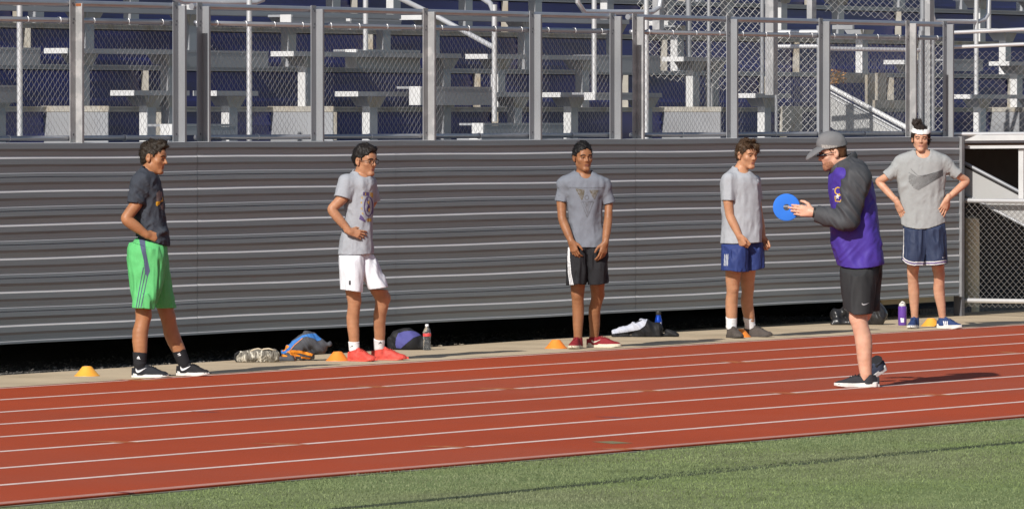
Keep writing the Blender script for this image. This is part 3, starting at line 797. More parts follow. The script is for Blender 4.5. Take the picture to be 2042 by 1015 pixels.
def bvh(o):
    me = o.data; n = len(me.vertices); co = np.empty(n*3); me.vertices.foreach_get('co', co)
    li = np.empty(len(me.loops), dtype=np.int32); me.loops.foreach_get('vertex_index', li)
    return BVHTree.FromPolygons(co.reshape(-1, 3).tolist(), li.reshape(-1, 4).tolist())
def inpoly(x, y, poly):
    c = False; j = len(poly)-1
    for i in range(len(poly)):
        xi, yi = poly[i]; xj, yj = poly[j]
        if (yi > y) != (yj > y) and x < (xj-xi)*(y-yi)/(yj-yi)+xi: c = not c
        j = i
    return c
def stroke(pts, w):      # polyline -> list of quads (as polygons)
    out = []
    for (x0, y0), (x1, y1) in zip(pts, pts[1:]):
        dx, dy = x1-x0, y1-y0; L_ = math.hypot(dx, dy) or 1; nx, ny = -dy/L_*w/2, dx/L_*w/2
        out.append([(x0+nx, y0+ny), (x1+nx, y1+ny), (x1-nx, y1-ny), (x0-nx, y0-ny)])
    return out
def decal(name, polys, caster, m, parent, step, lift=.0012):
    """flat print laid on a surface: polys in some 2D frame, caster((x,y)) -> (point, normal) or None"""
    xs_ = [p[0] for q in polys for p in q]; ys_ = [p[1] for q in polys for p in q]
    x0, x1, y0, y1 = min(xs_), max(xs_), min(ys_), max(ys_)
    nx = max(1, int(math.ceil((x1-x0)/step))); ny = max(1, int(math.ceil((y1-y0)/step)))
    cache = {}; mb = MB()
    def vert(i, j):
        if (i, j) not in cache:
            r = caster((x0+i*step, y0+j*step))
            if r is None: cache[i, j] = None
            else: mb.v.append(tuple(r[0]+r[1]*lift)); cache[i, j] = len(mb.v)-1
        return cache[i, j]
    bb = [(min(p[0] for p in q), max(p[0] for p in q), min(p[1] for p in q), max(p[1] for p in q)) for q in polys]
    for i in range(nx):
        for j in range(ny):
            cx, cy = x0+(i+.5)*step, y0+(j+.5)*step
            if any(b[0] <= cx <= b[1] and b[2] <= cy <= b[3] and inpoly(cx, cy, q) for q, b in zip(polys, bb)):
                vs = [vert(i, j), vert(i+1, j), vert(i+1, j+1), vert(i, j+1)]
                if None in vs: continue
                ps = [Vector(mb.v[k]) for k in vs]
                if max((ps[0]-ps[2]).length, (ps[1]-ps[3]).length) > .05: continue
                mb.f.append(tuple(vs)); mb.mi.append(0)
    if not mb.f: return None
    return mb.build(name, m, parent, smooth=True)

# ================================================================== PEOPLE
CM = {}
def skin(name, rgb, dark):
    m = mat(name, rgb, .48, var=.12, scale=12, col2=dark, f2=.65, s2=16, thr=(.45, .68), bump=.0008, bscale=180, spec=.35, sss=.12)
    return m
def cloth(name, rgb, rough=.85, var=.06, **k):
    return mat(name, rgb, rough, var=var, scale=25, bump=.0006, bscale=420, fine=.07, fscale=330, spec=.2, **k)
HEADP = dict()
def finger_hand(F, wrist, d, n, s, curl, scale=1.0, spread=.10, thumb=.6, k=.006, fist=False):
    """wrist point, d along the fingers, n out of the back of the hand, s towards the thumb side; curl = bend in radians per joint"""
    w_ = Vector(wrist); d = Vector(d).normalized(); n = Vector(n); n = (n-d*n.dot(d)).normalized(); s = Vector(s); s = (s-d*s.dot(d)-n*s.dot(n)).normalized()
    S = scale
    kn = []
    for i, (o, l) in enumerate(((.030, .086), (.010, .092), (-.010, .088), (-.029, .080))):
        K = w_+d*l*S+s*o*S+n*(-.002*abs(i-1))*S; kn.append(K)
        F.cone(w_+s*o*.55*S+d*.012*S, K, .0165*S, .0125*S, .012)
    F.cone(w_-d*.03*S, w_+d*.02*S, .0225*S, .023*S, .010)
    for i, (K, L1) in enumerate(zip(kn, (.043, .048, .045, .034))):
        dd = (d+s*(.5-i*.33)*spread*2).normalized(); c = curl[i] if isinstance(curl, (list, tuple)) else curl
        p = K; r = (.0098, .0098, .0094, .0084)[i]*S; ang = 0
        for j, (l, cc) in enumerate(((L1, .75*c), (L1*.62, 1.2*c), (L1*.5, .8*c))):
            ang += cc; v = dd*math.cos(ang)-n*math.sin(ang); q = p+v*l*S
            F.cone(p, q, r*(1-.10*j), r*(1-.10*(j+1)), k*.6); p = q
    t0 = w_+d*.022*S+s*.026*S-n*.004*S; t1 = t0+(d*.7+s*thumb-n*.35).normalized()*.040*S
    t2 = t1+(d*.9+s*thumb*.45-n*.35).normalized()*.032*S; t3 = t2+(d*.95+s*thumb*.1-n*.4).normalized()*.024*S
    F.cone(t0, t1, .0155*S, .0125*S, .010); F.cone(t1, t2, .0115*S, .0105*S, .005); F.cone(t2, t3, .0105*S, .0085*S, .004)

class Person:
    def __init__(s, px, py, label, name='person', cat='person'):
        s.px, s.py = px, py
        g = gnd(px, py, .0012)
        s.root = empty(name, g, -CYAW)       # local x = right of frame, local y = away from the camera
        tag(s.root, label, cat)
        s.g = g; s.cam = Vector((0, 0, CH))
        s.t0 = (g-s.cam).dot(FH)
        s.scale = CF/s.t0                        # px per metre
    def J(s, px, py, dy=0.0):
        d = ray(px, py); t = (s.t0+dy)/d.dot(FH)
        p = s.cam+d*t-s.g
        return Vector((p.dot(RV), p.dot(FH), p.z))
    def gy(s, px, py):                           # local position of a ground pixel
        p = gnd(px, py, .0012)-s.g; return Vector((p.dot(RV), p.dot(FH), 0))
    def rows(s, rows):
        out = []
        for (py, xl, xr, dy, hd) in rows:
            a = s.J(xl, py, dy); b = s.J(xr, py, dy); out.append((a.z, (a.x+b.x)/2, dy, (b.x-a.x)/2, hd))
        return out
    def caster(s, tree):
        M_ = Matrix((RV, FH, Vector((0, 0, 1))))
        def f(p):
            d = M_@ray(*p); d.normalize(); o = M_@(s.cam-s.g)
            h = tree.ray_cast(o+d*(s.t0-4), d)
            return (h[0], -d) if h[0] is not None else None
        return f
    def print_(s, name, polys, tree, m, parent, step=.5, lift=.002):
        return decal(name, polys, s.caster(tree), m, parent, step, lift)

def head_frame(yaw, pitch, roll=0):
    f = Vector((math.sin(yaw)*math.cos(pitch), -math.cos(yaw)*math.cos(pitch), -math.sin(pitch)))
    x = f.cross(Vector((0, 0, 1))).normalized(); z = x.cross(f)
    q = Matrix.Rotation(roll, 3, f); return (q@x, f, q@z)
def build_head(F, H, fr, S=1.0, nose=1.0, jaw=1.0):
    X, Yf, Z = fr
    P = lambda x, y, z: H+(X*x+Yf*y+Z*z)*S
    rot = [list(X), list(Yf), list(Z)]
    E = lambda c, r, k=.012, mode='add': F.ell(P(*c), [q*S for q in r], rot, k*S, mode)
    C = lambda a, b, ra, rb, k=.01, mode='add': F.cone(P(*a), P(*b), ra*S, rb*S, k*S, mode)
    E((0, -.014, .036), (.075, .096, .084))
    E((0, .022, -.030), (.058*jaw, .068, .080), .03)
    E((0, .066, .034), (.052, .026, .034), .02)
    C((-.042, .006, -.064), (-.013, .068, -.100), .017, .013, .035); C((.042, .006, -.064), (.013, .068, -.100), .017, .013, .035)
    C((-.010, .076, -.102), (.010, .076, -.102), .015, .015, .018)
    E((-.043, .056, -.024), (.020, .020, .018), .025); E((.043, .056, -.024), (.020, .020, .018), .025)
    E((0, .040, -.040), (.047, .046, .050), .02)
    E((-.031, .096, .001), (.018, .014, .011), .014, 'sub'); E((.031, .096, .001), (.018, .014, .011), .014, 'sub')
    C((-.042, .076, .021), (-.014, .085, .018), .0080, .0085, .014); C((.042, .076, .021), (.014, .085, .018), .0080, .0085, .014)
    E((-.031, .076, .001), (.0135, .0125, .0115), .002); E((.031, .076, .001), (.0135, .0125, .0115), .002)
    C((0, .086, .014), (0, .106*nose, -.026), .0065, .0105, .008); C((-.010, .092, -.031), (.010, .092, -.031), .0085, .0085, .006)
    C((-.016, .083, -.058), (.016, .083, -.058), .0065, .0065, .006); C((-.013, .082, -.070), (.013, .082, -.070), .0075, .0075, .006)
    C((-.02, .094, -.0635), (.02, .094, -.0635), .0022, .0022, .003, 'sub')
    for sx in (-1, 1):
        E((sx*.079, -.012, -.006), (.011, .021, .033), .004); E((sx*.089, -.008, -.002), (.006, .011, .018), .004, 'sub')
        E((sx*.076, -.004, -.030), (.009, .010, .013), .006)
    return P
def face_parts(pr, P, fr, S, tree, brow_c, lip_c, opt={}):
    X, Yf, Z = fr
    def cst(p):
        o = P(p[0], .25, p[1]); d = -Yf
        h = tree.ray_cast(o, d)
        return (h[0], Yf) if h[0] is not None else None
    th = opt.get('brow', .007)
    for sx in (-1, 1):
        b = [(sx*.013, .019), (sx*.026, .0245), (sx*.040, .0235), (sx*.051, .016)]
        decal('eyebrow', stroke(b, th), cst, brow_c, pr.root, .0016, .0022)
        e = [(sx*.020, -.001), (sx*.026, .0020), (sx*.032, .0028), (sx*.038, .0020), (sx*.043, -.0005), (sx*.037, -.0028), (sx*.028, -.003)]
        ey = decal('eye', [e], cst, CM['eye'], pr.root, .0015, .0012)
        if ey:
            ir = [(sx*.032+.0046*math.cos(a), .0003+.0038*math.sin(a)) for a in np.linspace(0, 6.2, 10)]
            decal('iris', [ir], cst, CM['iris'], ey, .0013, .0019)
            decal('eyelash', stroke([(sx*.018, .000), (sx*.025, .0034), (sx*.032, .0012), (sx*.039, .0034), (sx*.046, -.001)], .0026), cst, CM['iris'], ey, .0013, .0022)
    decal('lips', [[(-.022, -.0635), (-.010, -.0570), (0, -.0585), (.010, -.0570), (.022, -.0635), (.012, -.074), (0, -.0765), (-.012, -.074)]], cst, lip_c, pr.root, .0018, .0012)
    decal('mouth_line', stroke([(-.021, -.0638), (0, -.0645), (.021, -.0638)], .0022), cst, CM['mouth'], pr.root, .0013, .0019)

def hair_mesh(pr, H, fr, S, m, line, thick=.014, top=.02, extra=None, nz=.006, seed=1, strands=900, slen=.03, lift_=.35, flow=None, cut=None):
    """line: hairline height z as a function of forward y (list of pairs)"""
    X, Yf, Z = fr; rot = [list(X), list(Yf), list(Z)]
    P = lambda x, y, z: H+(X*x+Yf*y+Z*z)*S
    F = Field(H-Vector((.19, .19, .19)), H+Vector((.19, .19, .22)), .0042)
    F.ell(P(0, -.014, .036), [(.075+thick)*S, (.096+thick)*S, (.084+top)*S], rot, .005)
    F.ell(P(0, -.030, -.005), [(.068+thick*.8)*S, (.072+thick)*S, (.080)*S], rot, .02)
    def nzf(p):
        return nz*(.5-vnoise(p, 60, seed))*1.6+nz*(.5-vnoise(p, 28, seed+5))*2.4
    G = F.grid((slice(None),)*3)
    dx, dy, dz = G[0]-H.x, G[1]-H.y, G[2]-H.z
    lx = (dx*X.x+dy*X.y+dz*X.z)/S; ly = (dx*Yf.x+dy*Yf.y+dz*Yf.z)/S; lz = (dx*Z.x+dy*Z.y+dz*Z.z)/S
    la = np.array(line); zc = np.interp(ly, la[:, 0], la[:, 1])
    zc = zc-np.where(ly > .02, np.abs(lx)*.35, 0)
    F.D = np.maximum(F.D, ((zc-lz)*.8*S).astype(f32))
    if extra: extra(F, P)
    F.noise(nzf, .03)
    if cut: cut(F, P, lx, ly, lz)
    o = F.mesh('hair', m, pr.root)
    # strands lying along the hair, one mesh
    rr = random.Random(seed); me = o.data; n = len(me.vertices); mb = MB()
    o.data.materials[0] = m
    for _ in range(strands):
        v = me.vertices[rr.randrange(n)]; nn = v.normal; c = v.co
        loc = Vector(((c-H).dot(X), (c-H).dot(Yf), (c-H).dot(Z)))/S
        fl = flow(loc) if flow else (0, .5 if loc.z > .06 else -.2, -.8 if loc.z < .08 else .1)
        d = (X*fl[0]+Yf*fl[1]+Z*fl[2])+Vector((rr.uniform(-.5, .5), rr.uniform(-.5, .5), rr.uniform(-.5, .5)))
        d = (d-nn*d.dot(nn)); 
        if d.length < .1: continue
        d = (d.normalized()+nn*rr.uniform(.05, lift_)).normalized()
        L_ = slen*rr.uniform(.5, 1.2)*S; s_ = d.cross(nn).normalized()*.0016
        p0 = c-nn*.002; p1 = p0+d*L_*.55+nn*.001; p2 = p0+d*L_-nn*L_*.12
        i = len(mb.v); mb.v += [tuple(p0+s_), tuple(p0-s_), tuple(p1+s_*.8), tuple(p1-s_*.8), tuple(p2)]
        mb.f += [(i, i+1, i+3, i+2), (i+2, i+3, i+4)]; mb.mi += [0, 0]
    mb.build('hair_strands', m, o)
    return o

def shoe(pr, heel, yaw, L=.285, up=None, sole=None, tilt=0.0, collar=.09, sole_h=.026, prints=None, studs=False, W=1.0, zoff=0.0, lace=None, sole2=None, heelcup=None):
    """heel: local ground point of the heel; yaw of the toes as seen (0 towards the camera, + to the right)"""
    f = Vector((math.sin(yaw), -math.cos(yaw), 0)); l = Vector((f.y, -f.x, 0))     # l = to the foot's ... side
    root = Vector(heel)
    T = Matrix.Translation(root)@Matrix(((f.x, -f.y, 0, 0), (f.y, f.x, 0, 0), (0, 0, 1, 0), (0, 0, 0, 1)))
    if tilt: T = T@Matrix.Translation((L*.72, 0, 0))@Matrix.Rotation(tilt, 4, 'Y')@Matrix.Translation((-L*.72, 0, 0))
    k = L/.285
    F = Field((-.02, -.07, -.01), (L+.02, .07, .17), .0036)
    X, Y, Z = F.grid((slice(None),)*3); x = X[:, 0, 0]
    sx = np.array([0, .012, .04, .09, .14, .19, .23, .26, .278, .285])*k
    hw = np.array([.012, .027, .036, .035, .035, .043, .046, .038, .022, .0])*W
    tp = np.array([.074, .084, .086, .086, .090, .070, .054, .048, .038, .030])
    hwx = np.interp(x, sx, hw).astype(f32)[:, None, None]; tpx = np.interp(x, sx, tp).astype(f32)[:, None, None]
    zc = .010; hh = np.maximum(tpx-zc, .01)
    u = (np.abs(Y)/np.maximum(hwx, .003))**2.4+(np.maximum(Z-zc, 0)/hh)**2.2
    d = (u**.45-1)*np.minimum(np.maximum(hwx, .003), hh)*.8
    F.D = np.maximum(d, sole_h*.75-Z).astype(f32)
    F.D = np.broadcast_to(F.D, (X.shape[0], Y.shape[1], Z.shape[2])).copy()
    F.cone((.056*k, 0, .04), (.052*k, 0, collar), .042, .041, .014); F.D = np.maximum(F.D, (Z-collar-.006).astype(f32))
    F.cone((.056*k, 0, collar-.01), (.052*k, 0, collar+.06), .034, .036, .004, 'sub')
    F.cone((.083*k, 0, collar+.002), (.10*k, 0, collar-.005), .012, .014, .012)      # tongue
    F.D = np.maximum(F.D, sole_h*.75-Z)
    F.noise(lambda p: .0016*(vnoise(p, (60, 60, 90), 3)-.5), .02)
    o = F.mesh('shoe', up, pr.root, T)
    G = Field((-.02, -.07, -.012), (L+.02, .07, .06), .0036)
    X, Y, Z = G.grid((slice(None),)*3)
    toe = np.interp(x, [0, .2*k, L], [0, 0, .012]).astype(f32)[:, None, None]
    hw2 = np.interp(x, np.array([-.004, .0, .012, .05, .10, .15, .20, .235, .262, .277, .287])*k, np.array([.010, .026, .036, .038, .035, .039, .047, .045, .034, .020, 0])*W).astype(f32)[:, None, None]
    top = sole_h+np.interp(x, [0, .05*k, .15*k, L], [.010, .004, 0, .004]).astype(f32)[:, None, None]
    d = np.maximum(np.maximum((np.abs(Y)-hw2)*.85, (Z-top)), toe-Z)
    G.D = np.broadcast_to(d, (X.shape[0], Y.shape[1], Z.shape[2])).astype(f32).copy()
    if sole_h > .012: so_ = G.mesh('sole', sole, o, T)
    else: so_ = G.mesh('sole', sole, o, T)
    mb = MB()
    if studs:
        for (a, b) in ((.02, .02), (.02, -.02), (.06, .022), (.06, -.022), (.17, .032), (.17, -.032), (.21, .034), (.21, -.034), (.245, .016), (.245, -.016)):
            mb.lathe([(.006, 0), (.0085, .02)], (a*k, b, -.014), 8)
        st_ = mb.build('studs', sole, so_); st_.data.transform(T)
    # laces
    mb = MB(); 
    for q in range(5):
        xx = (.105+.017*q)*k; zz = float(np.interp(xx, sx, tp))+.002
        mb.tube([(xx, -.020, zz-.009), (xx+.004, 0, zz+.001), (xx+.010, .020, zz-.009)], .0024, 5)
        mb.tube([(xx+.010, -.020, zz-.009), (xx+.006, 0, zz+.002), (xx, .020, zz-.009)], .0024, 5)
    for sg in (-1, 1):
        mb.tube([(.10*k, 0, .094), (.115*k, sg*.018, .100), (.13*k, sg*.022, .086), (.115*k, sg*.010, .088)], .002, 5)
    lc = mb.build('laces', lace or up, o); lc.data.transform(T)
    if prints:
        tree = bvh(o)
        for nm, polys, m_, side in prints:
            def cst(p):
                org = T@Vector((p[0]*k, side*.3, p[1])); d = (T.to_3x3()@Vector((0, -side, 0))).normalized()
                h = tree.ray_cast(org, d); return (h[0], -d) if h[0] is not None else None
            decal(nm, polys, cst, m_, o, .0025, .0015)
    return o
SWOOSH = [(.0, .9), (.06, .60), (.16, .44), (.30, .40), (.50, .52), (1.0, .92), (.55, .26), (.36, .06), (.20, .0), (.07, .08), (.0, .30), (-.03, .55)]
def swoosh(x, y, w, h, flip=1): return [(x+flip*p*w, y+q*h) for p, q in SWOOSH]

def folds(amp, seed, fx=16, fz=7, diag=0.0, amp2=None):
    def fn(P):
        q = P.copy(); q[:, 2] = P[:, 2]+diag*P[:, 0]
        a = vnoise(q, (fx, fx, fz), seed); b = vnoise(q, (fx*2.1, fx*2.1, fz*2.4), seed+3)
        r = 1-np.abs(2*a-1); r2 = 1-np.abs(2*b-1)
        r = r*r*(3-2*r); r2 = r2*r2*(3-2*r2)
        return -amp*1.25*(r-.5)-(amp2 if amp2 is not None else amp*.34)*(r2-.5)
    return fn

CM['eye'] = mat('eye_white', (.34, .29, .26), .3, var=.02)
CM['iris'] = mat('dark_iris', (.02, .014, .01), .35, var=.02)
CM['mouth'] = mat('mouth_shadow', (.10, .035, .03), .7, var=.02)
CM['white'] = cloth('white_cotton', (.76, .76, .78))
CM['whiterub'] = mat('white_rubber', (.70, .69, .66), .5, var=.08, scale=20)
CM['black'] = cloth('black_fabric', (.020, .020, .023), .8)
CM['blackrub'] = mat('black_rubber', (.02, .02, .02), .6, var=.1)
CM['printdark'] = mat('dark_print', (.05, .05, .055), .8, var=.1)

def limb(F, path, prof, k0=.02):
    """one smooth tapering limb: path of 3 joints, prof = (position 0..2, radius, offset vector)"""
    a, b, c = path
    def pos(t):
        if t < .86: return a.lerp(b, t)
        if t > 1.14: return b.lerp(c, t-1)
        u = (t-.86)/.28; p = a.lerp(b, .86); q = b.lerp(c, .14); return p*(1-u)**2+b*2*u*(1-u)+q*u*u
    tt = np.linspace(prof[0][0], prof[-1][0], 22); T = [q[0] for q in prof]
    rr = np.interp(tt, T, [q[1] for q in prof]); rr = np.convolve(np.pad(rr, 2, 'edge'), [.1, .2, .4, .2, .1], 'valid')
    off = [np.interp(tt, T, [q[2][i] for q in prof]) for i in range(3)]
    P_ = [pos(t)+Vector((off[0][i], off[1][i], off[2][i])) for i, t in enumerate(tt)]
    for i in range(len(P_)-1): F.cone(P_[i], P_[i+1], float(rr[i]), float(rr[i+1]), k0 if i < 2 else .002)
def arm(F, pr, pts, rs, sleeve=None):
    P = [pr.J(*p) for p in pts]; s_, e, w_ = P; a, re, rw = rs; O = Vector((0, 0, 0)); ra = a
    if sleeve:
        sa, sb, r1 = sleeve; ra = min(a, r1-.017)
        F.cone(sa, sb, ra*.80, ra, .01); F.cone(sb, sb.lerp(e, .3), ra, ra, .004); s_ = sb
        limb(F, (s_, e, w_), [(0, ra, O), (.5, (ra+re)/2, O), (1, re*.96, O), (1.25, re*1.05, O), (1.6, re*.80+rw*.2, O), (1.85, rw*1.04, O), (2, rw, O)], .004)
    else:
        limb(F, (s_, e, w_), [(0, a*.9, O), (.4, a, O), (.8, re, O), (1, re*.97, O), (1.25, re*1.05, O), (1.6, re*.8+rw*.2, O), (1.85, rw*1.04, O), (2, rw, O)])
    return P
def leg(F, pr, hip, knee, ankle, r, back):
    O = Vector((0, 0, 0)); B = back
    limb(F, (hip, knee, ankle), [(0, r[0], O), (.5, r[0]*.90, O), (.82, r[1]*1.10, O), (1, r[1]*.98, O-B*.004), (1.13, r[1]*.86, O), (1.32, r[2]*1.0, B*.013), (1.50, r[2]*.93, B*.013), (1.74, r[3]*1.18+r[2]*.05, B*.003), (2, r[3], O)])
    F.ell(knee-B*(r[1]*.55), (r[1]*.50, r[1]*.50, r[1]*.62), None, .025)
    F.cone(ankle, ankle+Vector((0, 0, -.06))-B*.012, r[3]*.95, r[3]*.72, .01)
def make_person(sp):
    pr = Person(*sp['base'], sp['label']); s = pr.scale; J = pr.J
    xa = J(sp['xr'][0], 500).x; xb = J(sp['xr'][1], 500).x; y0, y1 = sp['yr']
    H = J(*sp['head'][:3]); fr = head_frame(*sp['head'][3:6]); S = sp['head'][6]
    top = H.z+.15
    F = Field((xa, y0, -.02), (xb, y1, top), .005)
    rows = pr.rows(sp['rows'])
    # --- body, one continuous surface: trunk and legs first, kept inside the clothes, then neck, head and arms
    F.loft([r for r in rows], .02, grow=-.028)
    nb = J(*sp['neck'][:3]); nr = sp['neck'][3]
    hz = sp['hem']; hem = [J(*p) for p in hz]; hx = [p.x for p in hem]; hzv = [p.z for p in hem]
    allr = [pr.rows(l['rows']) for l in sp['shorts']]
    zmin = min(J(*p).z for l in sp['shorts'] for p in l['hem'])
    lg = []
    for (hip, knee, shoe_i, r) in sp['legs']:
        sh = sp['shoes'][shoe_i]; hl = pr.gy(*sh['heel']); f = Vector((math.sin(sh['yaw']), -math.cos(sh['yaw']), 0))
        L = sh.get('L', .285)
        if sh.get('tilt'):
            T = Matrix.Translation(hl)@Matrix(((f.x, -f.y, 0, 0), (f.y, f.x, 0, 0), (0, 0, 1, 0), (0, 0, 0, 1)))@Matrix.Translation((L*.72, 0, 0))@Matrix.Rotation(sh['tilt'], 4, 'Y')@Matrix.Translation((-L*.72, 0, 0))
            an = T@Vector((.05, 0, .10))
        else: an = hl+f*sh.get('ank', .050)*L/.285+Vector((0, 0, .10))
        h_ = J(*hip); yk = h_.y+(an.y-h_.y)*.55; k_ = J(knee[0], knee[1], yk+(knee[2] if len(knee) > 2 else 0))
        leg(F, pr, h_, k_, an, r, -f); lg.append((h_, k_, an, r, f))
    q = F.like()
    for rw in allr: q.loft(rw, .01)
    t = F.like(); ext = [(min(hzv)-.6, *sorted(rows)[0][1:])]+list(rows); t.loft(ext, 0)
    G = F.grid((slice(None),)*3); hc = np.interp(G[0], hx, hzv).astype(f32)
    F.D = np.where((G[2] > zmin+.02) & (q.D > -.5) & (G[2] < max(r[0] for w_ in allr for r in w_)), np.maximum(F.D, q.D+.015), F.D)
    F.D = np.where(G[2] > hc-.03, np.maximum(F.D, t.D+.020), F.D)
    del q, t
    F.cone(H+(fr[1]*-.022+fr[2]*-.055)*S, nb, nr, nr*1.08, .028)
    F.cone(nb+Vector((0, 0, -.01)), nb+Vector((0, 0, -.09)), nr*1.08, .070, .03)
    P = build_head(F, H, fr, S, sp.get('nose', 1), sp.get('jaw', 1))
    for ai, (pts, rs, hand) in enumerate(sp['arms']):
        sl = sp.get('sleeves') or []
        Q = arm(F, pr, pts, rs, (J(*sl[ai][0]), J(*sl[ai][1]), sl[ai][3]) if ai < len(sl) else None)
        if hand: finger_hand(F, Q[2], *hand)
    body = F.mesh('body', sp['skin'], pr.root); bt = bvh(body)
    face_parts(pr, P, fr, S, bt, sp['brow'], sp['lip'], sp.get('face', {}))
    # --- shirt
    fl = sp['folds'] if isinstance(sp['folds'], list) else [sp['folds']]
    F = Field((xa, y0, min(hzv)-.05), (xb, y1, max(r[0] for r in rows)+.06), .005)
    F.loft(rows, .0, sm=.012)
    if sp.get('bumps'):
        for c, r in sp['bumps']: F.ell(J(*c), r, None, .02)
    for fn in fl: F.noise(fn, .025)
    G = F.grid((slice(None),)*3); X, Y, Z = G
    hc = np.interp(G[0], hx, hzv).astype(f32)
    k = .045
    for (a, b, r0, r1) in sp.get('sleeves', []):
        a = J(*a); b = J(*b); d = (b-a).normalized(); sl = F.like(); sl.cone(a, b+d*.05, r0, r1+(r1-r0)*.2, 0)
        for fn in fl: sl.noise(fn, .02)
        t = (X-b.x)*d.x+(Y-b.y)*d.y+(Z-b.z)*d.z
        rad = np.sqrt(np.maximum((X-b.x)**2+(Y-b.y)**2+(Z-b.z)**2-t*t, 0))
        sl.D = np.maximum(sl.D, t)
        kk = np.clip(-t/.08, 0.05, 1)*k
        hh = np.clip(.5+.5*(F.D-sl.D)/kk, 0, 1); F.D = (F.D*(1-hh)+sl.D*hh-kk*hh*(1-hh)).astype(f32)
        F.D = np.where((t > -.05) & (t < .004), np.maximum(F.D, -(rad-(r1-.009))), F.D).astype(f32)
    nh = sp.get('neckhole', .012)
    F.cone(nb+Vector((0, -.004, -.012)), nb+(H-nb)*.6, nr+nh, nr+nh+.02, .008, 'sub')
    for c in sp.get('vneck', []): F.ell(J(*c[0]), c[1], None, .012, 'sub')
    F.D = np.maximum(F.D, hc-G[2])
    F.hollow(.012, lambda X, Y, Z: Z-hc-.045)
    shirt = F.mesh('shirt' if not sp.get('jacket') else 'jacket', sp['shirt'], pr.root); st = bvh(shirt)
    # collar rib
    if sp.get('collar'):
        pass
    # --- shorts
    F = Field((xa, y0, zmin-.03), (xb, y1, max(r[0] for q in allr for r in q)+.03), .005)
    G = F.grid((slice(None),)*3); acc = None
    for l, rw in zip(sp['shorts'], allr):
        q = F.like(); q.loft(rw, 0, zbot=zmin-.02, p=2.1)
        hp = [J(*p) for p in l['hem']]; hc = np.interp(G[0], [p.x for p in hp], [p.z for p in hp]).astype(f32)
        q.noise(l.get('folds', folds(.014, l.get('seed', 3), 19, 6, .4)), .03)
        q.D = np.maximum(q.D, hc-G[2]); q.hollow(.011, lambda X, Y, Z: Z-hc-.05)
        if acc is None: acc = q.D
        else:
            kk = .012; up_ = (G[2] > zmin+.16); mn = np.minimum(acc, q.D)
            hh = np.clip(.5+.5*(acc-q.D)/kk, 0, 1); sm_ = acc*(1-hh)+q.D*hh-kk*hh*(1-hh); acc = np.where(up_, sm_, mn)
    F.D = acc
    t = F.like(); t.loft([(min(hzv)-.6, *sorted(rows)[0][1:])]+list(rows), 0); hcs = np.interp(G[0], hx, hzv).astype(f32)
    F.D = np.where(G[2] > hcs-.004, np.maximum(F.D, t.D+.014), np.where(G[2] > hcs-.05, np.maximum(F.D, t.D-.002-(hcs-G[2])*.7), F.D)).astype(f32)
    shorts = F.mesh('shorts', sp['shortsm'], pr.root); sht = bvh(shorts)
    # --- socks
    for i, sk in enumerate(sp.get('socks', [])):
        if not sk: continue
        h_, k_, an, r, f = lg[i]; topz = J(an.x*s+pr.px, sk['top'], an.y).z
        F = Field(an-Vector((.11, .11, .13)), an+Vector((.11, .11, .25)), .0045)
        m1 = k_.lerp(an, .62)-f*.010
        F.cone(m1, an, r[2]*.80+.006, r[3]+.0065, .01); F.cone(an, an+Vector((0, 0, -.06))+f*.012, r[3]+.003, r[3]*.75, .01)
        dd = (k_-an).normalized(); tt = (topz-an.z)/dd.z
        F.half(an+dd*tt, dd); F.noise(folds(.0025, 5, 12, 45), .01)
        so_ = F.mesh('sock', sk['m'], pr.root)
        if sk.get('print'): pr.print_('sock_mark', sk['print'], bvh(so_), sk['pm'], so_, .5)
    for sh in sp['shoes']:
        hl = pr.gy(*sh['heel'])
        shoe(pr, hl, sh['yaw'], L=sh.get('L', .285), up=sh['up'], sole=sh['sole'], tilt=sh.get('tilt', 0), prints=sh.get('prints'), studs=sh.get('studs', False),
             lace=sh.get('lace'), sole_h=sh.get('sole_h', .026), collar=sh.get('collar', .09), W=sh.get('W', 1))
    return dict(pr=pr, H=H, fr=fr, S=S, P=P, body=body, bt=bt, shirt=shirt, st=st, shorts=shorts, sht=sht, nb=nb, legs=lg, rows=rows)

mud = (.30, .13, .07)
